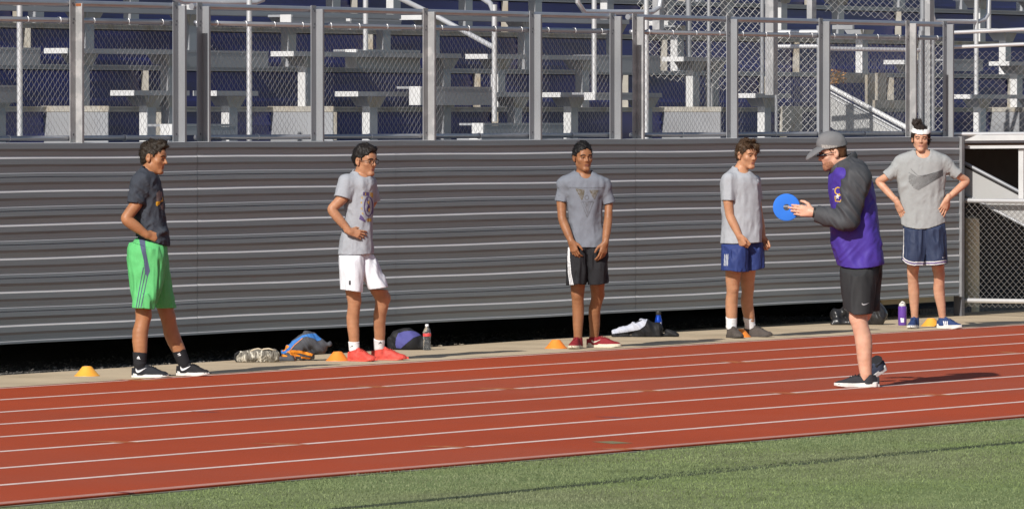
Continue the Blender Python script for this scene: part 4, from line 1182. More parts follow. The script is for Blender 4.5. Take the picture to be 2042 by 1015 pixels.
# ------------------------------------------------------------------ 1: boy in green shorts
sk1 = skin('skin_tan', (.385, .175, .085), (.32, .135, .06))
br1 = cloth('brown_black_hair', (.030, .021, .014), .6, var=.35); 
lip1 = mat('lips_tan', (.33, .13, .085), .5, var=.05)
greenm = cloth('green_jersey', (.115, .48, .165), .7, var=.05)
navyg = cloth('slate_stripe', (.085, .10, .17), .8)
p1 = make_person(dict(base=(341, 751), label='boy in a dark grey T-shirt and bright green shorts, one hand on his hip',
    xr=(228, 432), yr=(-.42, .46), skin=sk1, brow=br1, lip=lip1, head=(306.5, 314.5, 0, R(70), R(8), R(-3), 1.0), neck=(296, 344, 0, .051), nose=1.04,
    rows=[(334, 284, 289, .0, .05), (339, 279, 299, .0, .09), (345, 273, 308, 0, .15), (352, 268, 314, 0, .18), (364, 262, 318.5, 0, .185), (380, 259, 322, 0, .175), (400, 261, 325, 0, .165),
          (430, 266, 327, 0, .155), (450, 272, 331, 0, .155), (468, 274, 335, 0, .16), (480, 274, 337, 0, .165), (495, 276, 336, 0, .16)],
    hem=[(266, 470, 0), (290, 477, 0), (315, 484, 0), (335, 491, 0)],
    sleeves=[((279, 366, -.15), (272, 407, -.17), .068, .062), ((296, 366, .16), (292, 402, .18), .06, .058)],
    folds=[folds(.012, 4, 10, 12, .8), folds(.006, 14, 20, 16, -.6)],
    bumps=[((318, 462, -.10), (.055, .06, .022)), ((308, 470, -.13), (.05, .03, .016))],
    shirt=cloth('charcoal_tshirt', (.046, .052, .066)),
    arms=[([(277, 368, -.16), (250, 437, -.22), (292, 468, -.19)], (.050, .043, .029), ((.93, .3, -.25), (.1, -1, .25), (.2, 0, 1), [.5, .6, .7, .8], .92)),
          ([(297, 368, .17), (286, 437, .26), (292, 470, .19)], (.050, .042, .028), ((.9, -.2, -.25), (0, 1, .25), (.2, 0, 1), .35, 1.0))],
    shorts=[dict(rows=[(464, 272, 322, -.03, .13), (482, 260, 329, -.04, .16), (500, 255.5, 330, -.06, .16), (525, 255.5, 329, -.08, .14), (560, 260, 324, -.10, .125), (590, 263, 316, -.13, .12), (618, 265, 307, -.15, .115)],
                 hem=[(262, 613.5, -.15), (288, 614, -.15), (310, 617, -.15)], seed=3, folds=folds(.015, 3, 17, 5, .3)),
            dict(rows=[(462, 275, 328, .05, .13), (500, 284, 332, .09, .13), (530, 294, 335, .12, .125), (560, 302, 339, .15, .12), (590, 308, 344.5, .17, .115), (618, 312, 350, .19, .11)],
                 hem=[(305, 614, .19), (350, 614, .19)], seed=8, folds=folds(.016, 8, 17, 5, -.3))],
    shortsm=greenm,
    legs=[((289, 495, -.08), (285, 630), 0, (.085, .060, .063, .041)), ((306, 495, .10), (333, 632), 1, (.085, .060, .062, .041))],
    socks=[dict(m=CM['black'], top=703, **{'print': [[(272, 715), (277, 712), (280, 716)], [(273, 713), (276, 709.5), (279, 713)]]}, pm=CM['white']),
           dict(m=CM['black'], top=697, **{'print': [[(353, 706), (359, 703), (358, 707)], [(354, 709), (361, 706), (360, 709)]]}, pm=CM['white'])],
    shoes=[dict(heel=(267, 752.6), yaw=R(80), L=.272, up=cloth('black_knit_shoe', (.022, .024, .030), .8), sole=CM['whiterub'], sole_h=.024,
                prints=[('swoosh', [swoosh(.025, .040, .085, .042)], CM['white'], -1), ('swoosh', [swoosh(.025, .040, .085, .042)], CM['white'], 1)]),
           dict(heel=(356, 748.6), yaw=R(68), L=.262, up=CM['black'], sole=CM['whiterub'], sole_h=.026,
                prints=[('swoosh', [swoosh(.040, .040, .085, .042)], CM['white'], -1), ('swoosh', [swoosh(.04, .040, .085, .042)], CM['white'], 1)])]))
HL = [(-.14, -.06), (-.06, -.05), (-.03, -.03), (-.012, .026), (.02, .030), (.03, .045), (.055, .068), (.075, .078), (.12, .085)]
hair_mesh(p1['pr'], p1['H'], p1['fr'], p1['S'], cloth('hair_dark_brown', (.025, .018, .012), .55, var=.4), HL, .007, .017, seed=2, nz=.008, strands=1300, slen=.028, lift_=.5,
          extra=lambda F, P: (F.ell(P(0, .070, .098), (.045, .045, .026), None, .02), F.ell(P(0, .03, .118), (.05, .05, .02), None, .02)))
pr = p1['pr']
gold = cloth('gold_print', (.62, .33, .03), .7); tan_ = cloth('tan_print', (.17, .13, .12), .8); bl_ = cloth('blue_print', (.02, .03, .12), .8)
pr.print_('shirt_print', [[(312, 385), (318, 380), (323, 383), (324, 398), (319, 402), (312, 402)], [(320, 410), (326, 405), (326, 420), (322, 416)]], p1['st'], tan_, p1['shirt'])
pr.print_('shirt_print', [[(311, 403), (315, 401), (320, 401), (319, 407), (314, 411), (311, 410)], [(320, 395), (325, 393), (326, 402), (321, 403)], [(316, 398), (319, 396), (320, 400)]], p1['st'], gold, p1['shirt'])
pr.print_('side_stripe', [[(276, 470), (289, 476), (291, 503), (299, 540), (294, 553), (289, 543), (287, 520), (281, 497)]]+stroke([(286, 533), (279, 570), (271.5, 613)], 1.7)+stroke([(290, 543), (283, 575), (276, 613)], 1.7)+stroke([(294, 549), (288, 580), (281, 613)], 1.7),
          p1['sht'], navyg, p1['shorts'])

# ------------------------------------------------------------------ 2: boy with glasses, white shorts
sk2 = skin('skin_olive', (.44, .215, .12), (.37, .165, .085))
hair2 = cloth('hair_black', (.016, .013, .012), .5, var=.35)
coral = cloth('coral_boot', (.62, .085, .065), .55, var=.15, col2=(.46, .05, .04), f2=.6, s2=30)
coralr = mat('coral_rubber', (.66, .09, .06), .5)
p2 = make_person(dict(base=(722, 720), label='boy with black glasses, white shorts and coral red boots',
    xr=(640, 822), yr=(-.42, .42), skin=sk2, brow=hair2, lip=mat('lips_olive', (.42, .17, .13), .5, var=.05), head=(728.5, 320, -.02, R(48), R(6), R(2), 1.01), neck=(720, 351, 0, .053), face=dict(brow=.008),
    vneck=[((729, 345, -.09), (.055, .07, .036))], rows=[(341, 706, 726, 0, .05), (346, 700, 733, 0, .09), (351, 693, 741, 0, .12), (358, 685, 746, 0, .14), (368, 680, 748, 0, .15), (382, 684, 746, 0, .14), (400, 688, 745, 0, .135), (430, 690, 744, 0, .13),
          (455, 686, 743.5, 0, .13), (480, 679, 743, 0, .14), (512, 675, 743, 0, .145)],
    hem=[(670, 507, 0), (700, 508, 0), (745, 506, 0)],
    sleeves=[((692, 364, -.10), (683, 396, -.13), .064, .062), ((737, 366, .12), (744, 402, .15), .055, .05)],
    folds=[folds(.010, 21, 9, 7, .9), folds(.007, 24, 16, 9, -.8)],
    shirt=cloth('heather_grey_tshirt', (.34, .355, .39)),
    arms=[([(690, 366, -.12), (660, 418, -.17), (697, 462, -.18)], (.044, .038, .027), ((.93, .1, -.22), (.05, -1, .25), (.25, 0, 1), [.35, .45, .55, .6], .90, .18)),
          ([(738, 368, .14), (733, 420, .22), (715, 462, .18)], (.042, .036, .026), ((.6, -.4, -.3), (0, 1, .25), (.2, 0, 1), .35, 1.0))],
    shorts=[dict(rows=[(500, 677, 726, -.02, .13), (520, 677.5, 728, -.04, .135), (545, 679, 727, -.06, .125), (565, 680, 724, -.07, .12), (586, 681, 722, -.08, .115)],
                 hem=[(678, 577, -.08), (700, 579, -.08), (724, 583, -.08)], seed=5, folds=folds(.012, 5, 16, 4)),
            dict(rows=[(500, 690, 744, .04, .12), (515, 695, 750, .04, .12), (535, 706, 760, .03, .12), (555, 722, 767, .02, .115), (579, 738, 774, 0, .11)],
                 hem=[(715, 579, .0), (745, 576, 0), (775, 572, 0)], seed=9, folds=folds(.013, 9, 15, 6, .8))],
    shortsm=cloth('white_shorts', (.72, .73, .78)),
    legs=[((699, 520, -.07), (706, 600), 0, (.080, .056, .054, .035)), ((728, 520, .06), (763, 594, -.05), 1, (.080, .062, .053, .036))],
    socks=[dict(m=CM['white'], top=681, **{'print': [[(698, 693), (701, 690), (702, 688), (704, 691), (701, 691)]]}, pm=CM['black']),
           dict(m=CM['white'], top=675, **{'print': [[(753, 686), (757, 683), (759, 681), (762, 684), (758, 684)]]}, pm=CM['black'])],
    shoes=[dict(heel=(697.5, 719.5), yaw=R(55), L=.262, up=coral, sole=coralr, sole_h=.012, studs=True, collar=.10),
           dict(heel=(744.5, 717.5), yaw=R(80), L=.280, up=coral, sole=coralr, sole_h=.012, studs=True, collar=.10)]))
hair_mesh(p2['pr'], p2['H'], p2['fr'], p2['S'], hair2, HL, .010, .022, seed=4, nz=.006, strands=1100, slen=.022, lift_=.45,
          extra=lambda F, P: F.ell(P(0, .066, .100), (.045, .040, .028), None, .02))
pr = p2['pr']; P = p2['P']; X_, Y_, Z_ = p2['fr']
fm = mat('black_spectacle_frame', (.015, .012, .012), .3)
lens_m = bpy.data.materials.new('clear_lens'); lens_m.use_nodes = True
b_ = lens_m.node_tree.nodes["Principled BSDF"]; b_.inputs['Transmission Weight'].default_value = 1; b_.inputs['Roughness'].default_value = .02; b_.inputs['IOR'].default_value = 1.05; b_.inputs['Base Color'].default_value = (.95, .97, 1, 1)
gl = MB()
for sx in (-1, 1):
    gl.tube([P(sx*.034+.024*math.cos(a), .106-.008*abs(math.cos(a)), -.002+.018*math.sin(a)) for a in np.linspace(0, 6.2832, 17)], .0024, 6, caps=False)
    gl.tube([P(sx*.058, .099, .004), P(sx*.080, .06, .006), P(sx*.083, -.01, .004), P(sx*.080, -.03, -.006)], .0026, 6)
gl.tube([P(-.012, .107, .004), P(0, .112, .006), P(.012, .107, .004)], .0022, 6)
go = gl.build('glasses', fm, pr.root, smooth=True)
ln = MB()
for sx in (-1, 1): ln.quad(*[P(sx*.034+.023*math.cos(a), .105, -.002+.017*math.sin(a)) for a in np.linspace(0, 5.9, 14)])
ln.build('lens', lens_m, go)
purp = cloth('purple_print', (.115, .085, .20), .8); gold2 = cloth('gold_print_faded', (.50, .33, .10), .8)
ring = [(735+8.5*math.cos(a), 412+19*math.sin(a)) for a in np.linspace(0, 6.2832, 22)]
pr.print_('shirt_print', [[(724, 383), (736, 384), (736, 391), (724, 390)], [(716, 437), (719, 428), (724, 433), (729, 441), (728, 443)], [(731, 399), (734, 396), (735, 406), (738, 414), (736, 424), (731, 421), (733, 411)], [(742, 425), (745, 416), (745, 440)]]+stroke(ring, 2.2), p2['st'], purp, p2['shirt'])
pr.print_('shirt_print', [[(738, 384), (744, 385), (744, 395), (738, 391)], [(732, 436), (741, 435), (741, 442), (732, 442)], [(732, 403), (737, 399), (736, 409)], [(734, 417), (738, 414), (738, 421), (735, 423)], [(720, 394), (723, 392), (723, 397)], [(718, 404), (722, 402), (722, 407)], [(719, 415), (722, 414), (723, 419)], [(721, 425), (724, 424), (725, 429)], [(728, 384.5), (730, 384.5), (730, 389.5), (728, 389.5)]], p2['st'], gold2, p2['shirt'], .5, .0026)
pr.print_('shorts_mark', [[(695.5, 559.5), (699.5, 559.5), (699.5, 568), (695.5, 568)]], p2['sht'], CM['printdark'], p2['shorts'])

# ------------------------------------------------------------------ 3: boy facing the camera, black shorts
sk3 = skin('skin_brown', (.31, .14, .068), (.24, .10, .045))
red = cloth('maroon_knit', (.23, .022, .028), .75, var=.1)
p3 = make_person(dict(base=(1180, 695), label='boy facing forward in a grey V-neck T-shirt and black shorts with white side stripes',
    xr=(1095, 1252), yr=(-.42, .42), skin=sk3, brow=hair2, lip=mat('lips_brown', (.25, .10, .075), .5, var=.05), head=(1162.5, 313, -.02, R(20), R(4), R(2), 1.0), neck=(1164, 345, 0, .052), face=dict(brow=.008),
    rows=[(341, 1148, 1179, 0, .05), (345, 1140, 1187, 0, .075), (349, 1129, 1196, 0, .09), (354, 1119, 1206, 0, .10), (361, 1113, 1213, 0, .11), (370, 1114, 1213, 0, .115), (380, 1124, 1208, 0, .12), (395, 1131, 1203, 0, .12), (420, 1134, 1201, 0, .115), (450, 1136, 1201, 0, .11),
          (475, 1136, 1205, 0, .115), (498, 1136, 1208, 0, .12)],
    hem=[(1130, 490, 0), (1150, 493, 0), (1190, 493.5, 0), (1212, 489, 0)],
    sleeves=[((1124, 371, 0), (1119.5, 402, 0), .050, .058), ((1205, 373, 0), (1214, 406, 0), .048, .050)],
    folds=[folds(.008, 31, 8, 5, .3), folds(.006, 37, 15, 8, -.5)], neckhole=.014, vneck=[((1168, 343, -.08), (.054, .07, .058))],
    shirt=cloth('grey_tshirt', (.185, .20, .235)),
    arms=[([(1123, 368, 0), (1121, 437, -.03), (1139, 481, -.15)], (.046, .037, .029), ((.30, -.15, -1), (-.55, -.85, 0), (1, -.4, 0), [.45, .5, .55, .6], .98, .06)),
          ([(1210, 370, 0), (1213, 437, -.03), (1207, 484, -.15)], (.044, .036, .028), ((-.20, -.15, -1), (.6, -.8, 0), (-1, -.45, 0), [.35, .45, .55, .6], .98, .10))],
    shorts=[dict(rows=[(486, 1134, 1176, -.0, .12), (510, 1132.5, 1177, -.01, .125), (535, 1131, 1175, -.02, .12), (555, 1131, 1171, -.02, .115), (574, 1131, 1166, -.03, .11)],
                 hem=[(1128, 569, 0), (1142, 568, 0), (1152, 565.5, 0), (1170, 568, 0)], seed=12),
            dict(rows=[(486, 1168, 1209, 0, .12), (510, 1168, 1211, 0, .125), (535, 1170, 1212, -.01, .12), (555, 1173, 1212, -.01, .115), (574, 1175, 1211.5, -.01, .11)],
                 hem=[(1172, 568, 0), (1192, 567.5, 0), (1215, 564, 0)], seed=15)],
    shortsm=CM['black'],
    legs=[((1152, 515, 0), (1152, 588), 0, (.078, .056, .052, .034)), ((1191, 515, 0), (1191, 588), 1, (.078, .056, .053, .037))],
    shoes=[dict(heel=(1155, 694), yaw=R(-14), L=.272, up=red, sole=mat('cream_sole', (.66, .60, .46), .6), sole_h=.028, W=1.08, lace=red, collar=.085),
           dict(heel=(1173.5, 692.5), yaw=R(81), L=.285, up=red, sole=mat('cream_sole2', (.68, .63, .50), .6), sole_h=.030, lace=red, collar=.085,
                prints=[('swoosh', [swoosh(.035, .042, .075, .030)], mat('cream_swoosh', (.72, .66, .55), .6), -1), ('swoosh', [swoosh(.035, .042, .075, .030)], CM['whiterub'], 1)])]))
HL3 = [(-.14, -.06), (-.06, -.05), (-.03, -.01), (-.012, .022), (.02, .030), (.03, .048), (.055, .066), (.075, .076), (.12, .085)]
hair_mesh(p3['pr'], p3['H'], p3['fr'], p3['S'], cloth('hair_black2', (.012, .011, .011), .55, var=.3), HL3, .006, .018, seed=6, nz=.007, strands=1700, slen=.020, lift_=.8)
pr = p3['pr']; vg = cloth('worn_olive_print', (.115, .10, .075), .85, col2=(.2, .2, .21), f2=.8, s2=80, thr=(.45, .6)); vg2 = cloth('worn_grey_print', (.13, .135, .15), .85, col2=(.2, .21, .24), f2=.7, s2=60, thr=(.45, .6))
pr.print_('shirt_print', [[(1147, 376), (1166, 378), (1164, 392), (1161, 399)], [(1175, 379), (1194, 379), (1186, 398), (1181, 392)], [(1147, 376), (1150, 376), (1161, 399), (1159, 399)]], p3['st'], vg, p3['shirt'])
pr.print_('shirt_print', stroke([(1135, 374), (1170, 375), (1204, 374.5)], 1.0)+stroke([(1170+4*math.cos(a), 394+4.5*math.sin(a)) for a in np.linspace(0, 6.28, 12)], 1.4)
          + stroke([(1158, 402), (1171, 433), (1184, 402)], 1.3)+stroke([(1163, 403), (1171, 424)], 1.2)+stroke([(1171, 424), (1178, 403)], 1.2)+[[(1167, 404), (1174, 404), (1171.5, 432)]]+stroke([(1160, 402), (1182, 402)], 1), p3['st'], vg2, p3['shirt'], .5, .0026)
pr.print_('side_stripe', [q for o in (0, 2.9, 5.8) for q in stroke([(1133.5+o*.35, 488), (1132.2+o*.6, 515), (1133.5+o*.8, 545), (1137+o, 568)], 1.7)], p3['sht'], CM['white'], p3['shorts'])

# ------------------------------------------------------------------ 4: boy with wavy brown hair, blue shorts
sk4 = skin('skin_fair_tan', (.50, .255, .145), (.43, .20, .11))
hair4 = cloth('hair_brown', (.062, .036, .020), .55, var=.4)
grs = cloth('taupe_knit', (.085, .072, .065), .8, var=.15)
p4 = make_person(dict(base=(1478, 674), label='boy with tousled brown hair in a light grey T-shirt and blue shorts',
    xr=(1422, 1556), yr=(-.42, .42), skin=sk4, brow=hair4, lip=mat('lips_fair', (.45, .19, .15), .5, var=.05), head=(1489.5, 308, -.02, R(38), R(8), R(3), 1.02), neck=(1477, 341, 0, .056),
    vneck=[((1484, 338, -.09), (.055, .07, .036))], rows=[(334, 1462, 1482, 0, .05), (339, 1456, 1491, 0, .09), (345, 1447, 1501, 0, .12), (353, 1440, 1509, 0, .15), (365, 1437, 1514, 0, .16), (385, 1439, 1515, 0, .155), (410, 1440, 1515, 0, .15), (440, 1440, 1517, 0, .145), (465, 1438, 1519, 0, .145), (492, 1437, 1520, 0, .15)],
    hem=[(1432, 485, 0), (1460, 486, 0), (1500, 484, 0), (1523, 482.5, 0)],
    sleeves=[((1454, 360, -.12), (1452, 401, -.14), .064, .060), ((1506, 362, .14), (1511, 398, .15), .050, .046)],
    folds=[folds(.010, 41, 8, 4, .5), folds(.006, 47, 16, 7, -.4)],
    shirt=cloth('light_grey_tshirt', (.36, .375, .405)),
    arms=[([(1453, 362, -.13), (1455, 430, -.14), (1474, 470, -.17)], (.046, .039, .029), ((.38, -.1, -.92), (-.55, -.8, -.2), (.9, -.5, .1), [1.15, 1.2, 1.25, 1.3], 1.0, .02, .3)),
          ([(1508, 364, .15), (1513, 428, .17), (1521, 474, .10)], (.044, .038, .029), ((.35, -.1, -.92), (.35, .8, -.2), (.4, -.9, .1), [1.1, 1.15, 1.2, 1.3], .95, .02, .3))],
    shorts=[dict(rows=[(478, 1440, 1492, -.03, .13), (500, 1440.5, 1494, -.05, .135), (520, 1440, 1493, -.06, .13), (546, 1439, 1491, -.07, .125)],
                 hem=[(1437, 538.5, 0), (1455, 539, 0), (1470, 541.5, 0), (1492, 541.5, 0)], seed=22),
            dict(rows=[(478, 1468, 1520, .05, .13), (500, 1472, 1522, .06, .13), (520, 1476, 1524, .07, .13), (546, 1480, 1525, .08, .125)],
                 hem=[(1478, 541, 0), (1505, 539, 0), (1526, 534, 0)], seed=25)],
    shortsm=cloth('royal_navy_shorts', (.028, .046, .165), .6),
    legs=[((1463, 515, -.06), (1461, 574), 0, (.078, .058, .058, .040)), ((1492, 515, .07), (1490, 574), 1, (.078, .058, .058, .041))],
    socks=[dict(m=CM['white'], top=632), dict(m=CM['white'], top=631, **{'print': [[(1492, 635), (1497, 634.5), (1497, 636), (1492, 636.5)]]}, pm=CM['printdark'])],
    shoes=[dict(heel=(1454.5, 672.8), yaw=R(20), L=.275, up=grs, sole=mat('dark_taupe_sole', (.06, .052, .048), .7), sole_h=.022, W=1.1, collar=.095),
           dict(heel=(1486.5, 671.2), yaw=R(62), L=.272, up=grs, sole=mat('dark_taupe_sole2', (.06, .052, .048), .7), sole_h=.022, collar=.095)]))
HL4 = [(-.14, -.085), (-.06, -.075), (-.03, -.04), (-.012, .010), (.02, .020), (.03, .040), (.055, .066), (.075, .072), (.12, .085)]
hair_mesh(p4['pr'], p4['H'], p4['fr'], p4['S'], hair4, HL4, .010, .016, seed=8, nz=.010, strands=1500, slen=.040, lift_=.45,
          extra=lambda F, P: (F.ell(P(-.030, .080, .078), (.036, .030, .028), None, .02), F.ell(P(.035, .070, .088), (.03, .03, .020), None, .02), F.ell(P(-.058, .062, .050), (.018, .026, .032), None, .015), F.ell(P(0, .04, .125), (.05, .05, .018), None, .02)))
pr = p4['pr']
pr.print_('chest_mark', [[(1509, 357), (1512, 358), (1513, 362), (1510, 361)], [(1511, 363), (1513, 364), (1513, 369), (1511.5, 368)]], p4['st'], CM['white'], p4['shirt'])
pr.print_('shorts_stripes', [q for o in (0, 3.2, 6.2) for q in stroke([(1445.4+o, 507), (1444.2+o, 530)], 1.9)]+stroke([(1455.5, 486), (1454.5, 541)], .01), p4['sht'], cloth('silver_print', (.42, .44, .48)), p4['shorts'])

# ------------------------------------------------------------------ 5: boy with a white headband
sk5 = skin('skin_fair', (.58, .32, .21), (.50, .24, .15))
navy = cloth('navy_mesh_shorts', (.030, .042, .085), .6); nshoe = cloth('navy_knit', (.030, .055, .15), .8, var=.15)
hair5 = cloth('hair_dark', (.028, .020, .017), .55, var=.4)
stripes = [('stripes', [q for o in (0, .020, .040) for q in stroke([(.105+o, .026), (.088+o, .070)], .010)], CM['white'], -1), ('stripes', [q for o in (0, .020, .040) for q in stroke([(.105+o, .026), (.088+o, .070)], .010)], CM['white'], 1)]
p5 = make_person(dict(base=(1848, 656), label='boy with a white headband and hair bun, both hands on his hips',
    xr=(1738, 1942), yr=(-.40, .40), skin=sk5, brow=hair5, lip=mat('lips_pale', (.50, .24, .20), .5, var=.05), head=(1836, 276.5, -.02, R(-2), R(3), R(-2), .99), neck=(1841, 306, 0, .050), nose=.98, jaw=.94,
    vneck=[((1841, 304, -.08), (.066, .07, .056))], rows=[(299, 1824, 1858, 0, .05), (303, 1812, 1869, 0, .075), (308, 1798, 1881, 0, .09), (314, 1790, 1890, 0, .10), (322, 1787, 1893, 0, .11), (335, 1788, 1888, 0, .115), (350, 1791, 1883, 0, .12), (380, 1794, 1881, 0, .115), (410, 1797, 1881, 0, .11), (435, 1799, 1883, 0, .115), (462, 1801, 1885, 0, .12)],
    hem=[(1795, 446, 0), (1806, 453, 0), (1830, 457, 0), (1850, 455.5, 0), (1870, 449, 0), (1890, 441, 0)],
    sleeves=[((1800, 326, 0), (1768, 353, .0), .054, .052), ((1883, 324, 0), (1911, 350, .0), .054, .052)],
    folds=[folds(.008, 51, 8, 5, .2), folds(.007, 57, 14, 9, -.7)], neckhole=.022,
    shirt=cloth('pale_grey_tshirt', (.325, .335, .335)),
    arms=[([(1796, 322, 0), (1751, 362, .05), (1789, 403, -.06)], (.042, .034, .025), ((.36, .05, -.93), (-.75, -.65, 0), (-.6, .75, 0), [.12, .15, .2, .25], 1.0, .04)),
          ([(1887, 320, 0), (1929, 361, .05), (1889, 397, -.09)], (.042, .034, .025), ((-.36, -.05, -.93), (.45, -.9, 0), (.85, .5, 0), [.15, .25, .35, .4], 1.0, .14))],
    shorts=[dict(rows=[(440, 1801, 1850, 0, .12), (465, 1802, 1850, 0, .125), (490, 1801, 1849, -.01, .125), (510, 1800, 1846, -.02, .12), (538, 1799, 1844.5, -.02, .115)],
                 hem=[(1797, 519, 0), (1806, 526, 0), (1820, 530, 0), (1848, 530, 0)], seed=32),
            dict(rows=[(440, 1836, 1884, 0, .12), (465, 1838, 1886, 0, .125), (490, 1841, 1887, 0, .125), (510, 1843, 1887.5, -.01, .12), (538, 1844, 1887, -.01, .115)],
                 hem=[(1840, 529.5, 0), (1865, 529.5, 0), (1890, 526, 0)], seed=35)],
    shortsm=navy,
    legs=[((1824, 480, 0), (1820, 546), 0, (.075, .053, .055, .031)), ((1865, 480, 0), (1872, 546), 1, (.075, .054, .056, .032))],
    shoes=[dict(heel=(1826, 653.8), yaw=R(-14), L=.275, up=nshoe, sole=CM['whiterub'], sole_h=.030, W=1.0, collar=.095),
           dict(heel=(1871.5, 654.5), yaw=R(48), L=.275, up=nshoe, sole=CM['whiterub'], sole_h=.034, collar=.095, prints=stripes)]))
HL5 = [(-.14, -.075), (-.06, -.07), (-.03, -.03), (-.006, -.010), (.012, .020), (.03, .045), (.055, .066), (.075, .072), (.12, .085)]
hair_mesh(p5['pr'], p5['H'], p5['fr'], p5['S'], hair5, HL5, .010, .016, seed=10, nz=.008, strands=1300, slen=.034, lift_=.5, flow=lambda l: (0, -.6, .8 if l.z > .02 else -.3),
          extra=lambda F, P: (F.ell(P(.044, -.02, .145), (.044, .036, .030), None, .02), F.ell(P(.046, -.03, .168), (.036, .026, .016), None, .02), F.ell(P(-.074, -.01, -.03), (.018, .03, .03), None, .015)))
# headband
pr = p5['pr']; X_, Y_, Z_ = p5['fr']; H = p5['H']; S = p5['S']; rot = [list(X_), list(Y_), list(Z_)]
F = Field(H-Vector((.16, .16, .1)), H+Vector((.16, .16, .18)), .0042)
F.ell(p5['P'](0, -.014, .036), [.097*S, .119*S, .110*S], rot, 0); F.ell(p5['P'](0, -.014, .036), [.083*S, .105*S, .095*S], rot, 0, 'sub')
n_ = (Z_+Y_*.22).normalized(); c_ = p5['P'](0, 0, .084)
F.half(c_+n_*.018, n_); F.half(c_-n_*.018, -n_); F.noise(folds(.003, 7, 30, 30), .01)
F.mesh('headband', cloth('white_terry', (.78, .77, .75)), pr.root)
ln_ = []
for k in range(13):
    cy = 352+k*2.25
    lx0 = 1812+max(0, 4-k)*1.6+max(0, k-9)*3.0
    dy0 = (1831-lx0)*.50
    seg = [(lx0, cy-dy0), (1831.5, cy)]
    if k < 13: seg.append((1880.5, 336.5+k*1.15))
    if k == 0: seg = [(1816, 337), (1831.5, 352), (1846, 349)]
    if k == 1: seg = [(1812, 344.5), (1831.5, 354.5), (1862, 345)]
    ln_ += stroke(seg, .62)
pr.print_('chest_print', ln_, p5['st'], CM['printdark'], p5['shirt'], .38)
bw = cloth('white_trim', (.72, .70, .68)); bp = cloth('purple_trim', (.14, .08, .30))
def hemline(pts, o): return [(x, y-o) for x, y in pts]
hl_ = [(1800, 518.5), (1805, 524), (1812, 527.5), (1822, 529.5), (1844, 529)]; hr_ = [(1846, 528.5), (1865, 528.5), (1887, 525.5)]
pr.print_('hem_trim', [q for h_ in (hl_, hr_) for o in (1.2, 6.2) for q in stroke(hemline(h_, o), 2.0)]+stroke([(1802.2, 456), (1801.8, 490), (1801, 512)], 1.6), p5['sht'], bw, p5['shorts'])
pr.print_('hem_trim', [q for h_ in (hl_, hr_) for q in stroke(hemline(h_, 3.8), 1.5)], p5['sht'], bp, p5['shorts'])
pr.print_('shorts_mark', [swoosh(1879, 514.5, 5.5, -2.4)], p5['sht'], CM['white'], p5['shorts'], .3)

# ------------------------------------------------------------------ coach
sk6 = skin('skin_pink', (.64, .37, .26), (.58, .29, .19))
hair6 = cloth('hair_auburn', (.10, .045, .022), .6, var=.3)
purple = cloth('purple_jacket', (.066, .038, .290), .6, var=.05); char = cloth('charcoal_jacket', (.058, .060, .066), .6)
dk = cloth('black_grey_knit', (.035, .036, .042), .8)
p6 = make_person(dict(base=(1716, 770), label='coach in a purple and charcoal jacket and grey cap, holding out a disc',
    xr=(1560, 1785), yr=(-.42, .42), jacket=True, skin=sk6, brow=hair6, lip=mat('lips_pink', (.42, .18, .14), .5, var=.05), head=(1660, 305, 0, R(-82), R(14), R(0), 1.0), neck=(1684, 332, 0, .058),
    rows=[(322, 1672, 1700, 0, .05), (330, 1664, 1710, 0, .10), (338, 1659, 1721, 0, .16), (348, 1657, 1730, 0, .195), (362, 1657, 1737, 0, .205), (385, 1657.5, 1742, 0, .19), (410, 1659, 1746, 0, .18), (435, 1660, 1749.5, 0, .18), (455, 1657.5, 1752, 0, .185), (480, 1660, 1756, 0, .19), (505, 1668, 1759.5, 0, .19), (525, 1674, 1760, 0, .185), (540, 1677, 1758, 0, .18)],
    hem=[(1665, 527, 0), (1680, 532, 0), (1705, 535, 0), (1740, 532, 0), (1764, 526, 0)], sleeves=[], folds=[folds(.018, 61, 5, 6, .9, .005), folds(.014, 67, 7, 9, -1.0, .005)],
    shirt=purple, neckhole=.010,
    arms=[([(1707, 356, -.19), (1688, 440, -.24), (1622, 424, -.20)], (.056, .048, .031), ((-1, .0, .16), (.05, -1, .08), (.0, .1, 1), [.30, .34, .38, .42], 1.05, .0, .85)),
          ([(1700, 356, .19), (1705, 430, .22), (1690, 434, .12)], (.05, .045, .030), ((-.9, -.4, .05), (.1, 1, .08), (.0, .1, 1), 1.2, .8))],
    shorts=[dict(rows=[(525, 1677, 1745, -.03, .17), (545, 1676, 1748, -.05, .17), (575, 1678, 1745, -.08, .15), (600, 1681, 1742, -.10, .14), (634, 1684, 1738, -.12, .13)],
                 hem=[(1674, 611, -.1), (1686, 617, -.1), (1702, 627, -.1), (1740, 625, -.1)], seed=42, folds=folds(.008, 42, 14, 4)),
            dict(rows=[(525, 1690, 1757, .05, .16), (545, 1694, 1757, .07, .16), (575, 1698, 1755, .09, .14), (600, 1702, 1753, .10, .13), (634, 1706, 1750.5, .12, .12)],
                 hem=[(1690, 622, .1), (1755, 620, .1)], seed=45)],
    shortsm=cloth('black_running_shorts', (.030, .031, .033), .7),
    legs=[((1710, 545, -.08), (1713, 634, -.03), 0, (.088, .066, .066, .043)), ((1724, 545, .09), (1722, 640), 1, (.085, .058, .056, .040))],
    socks=[None, dict(m=CM['black'], top=718)],
    shoes=[dict(heel=(1749, 771.5), yaw=R(-86), L=.32, ank=.075, up=dk, sole=CM['whiterub'], sole_h=.030, collar=.085, lace=CM['black']),
           dict(heel=(1768, 760), yaw=R(-50), L=.285, tilt=R(25), up=cloth('blue_grey_knit', (.045, .055, .085)), sole=CM['whiterub'], sole_h=.034, collar=.085)]))
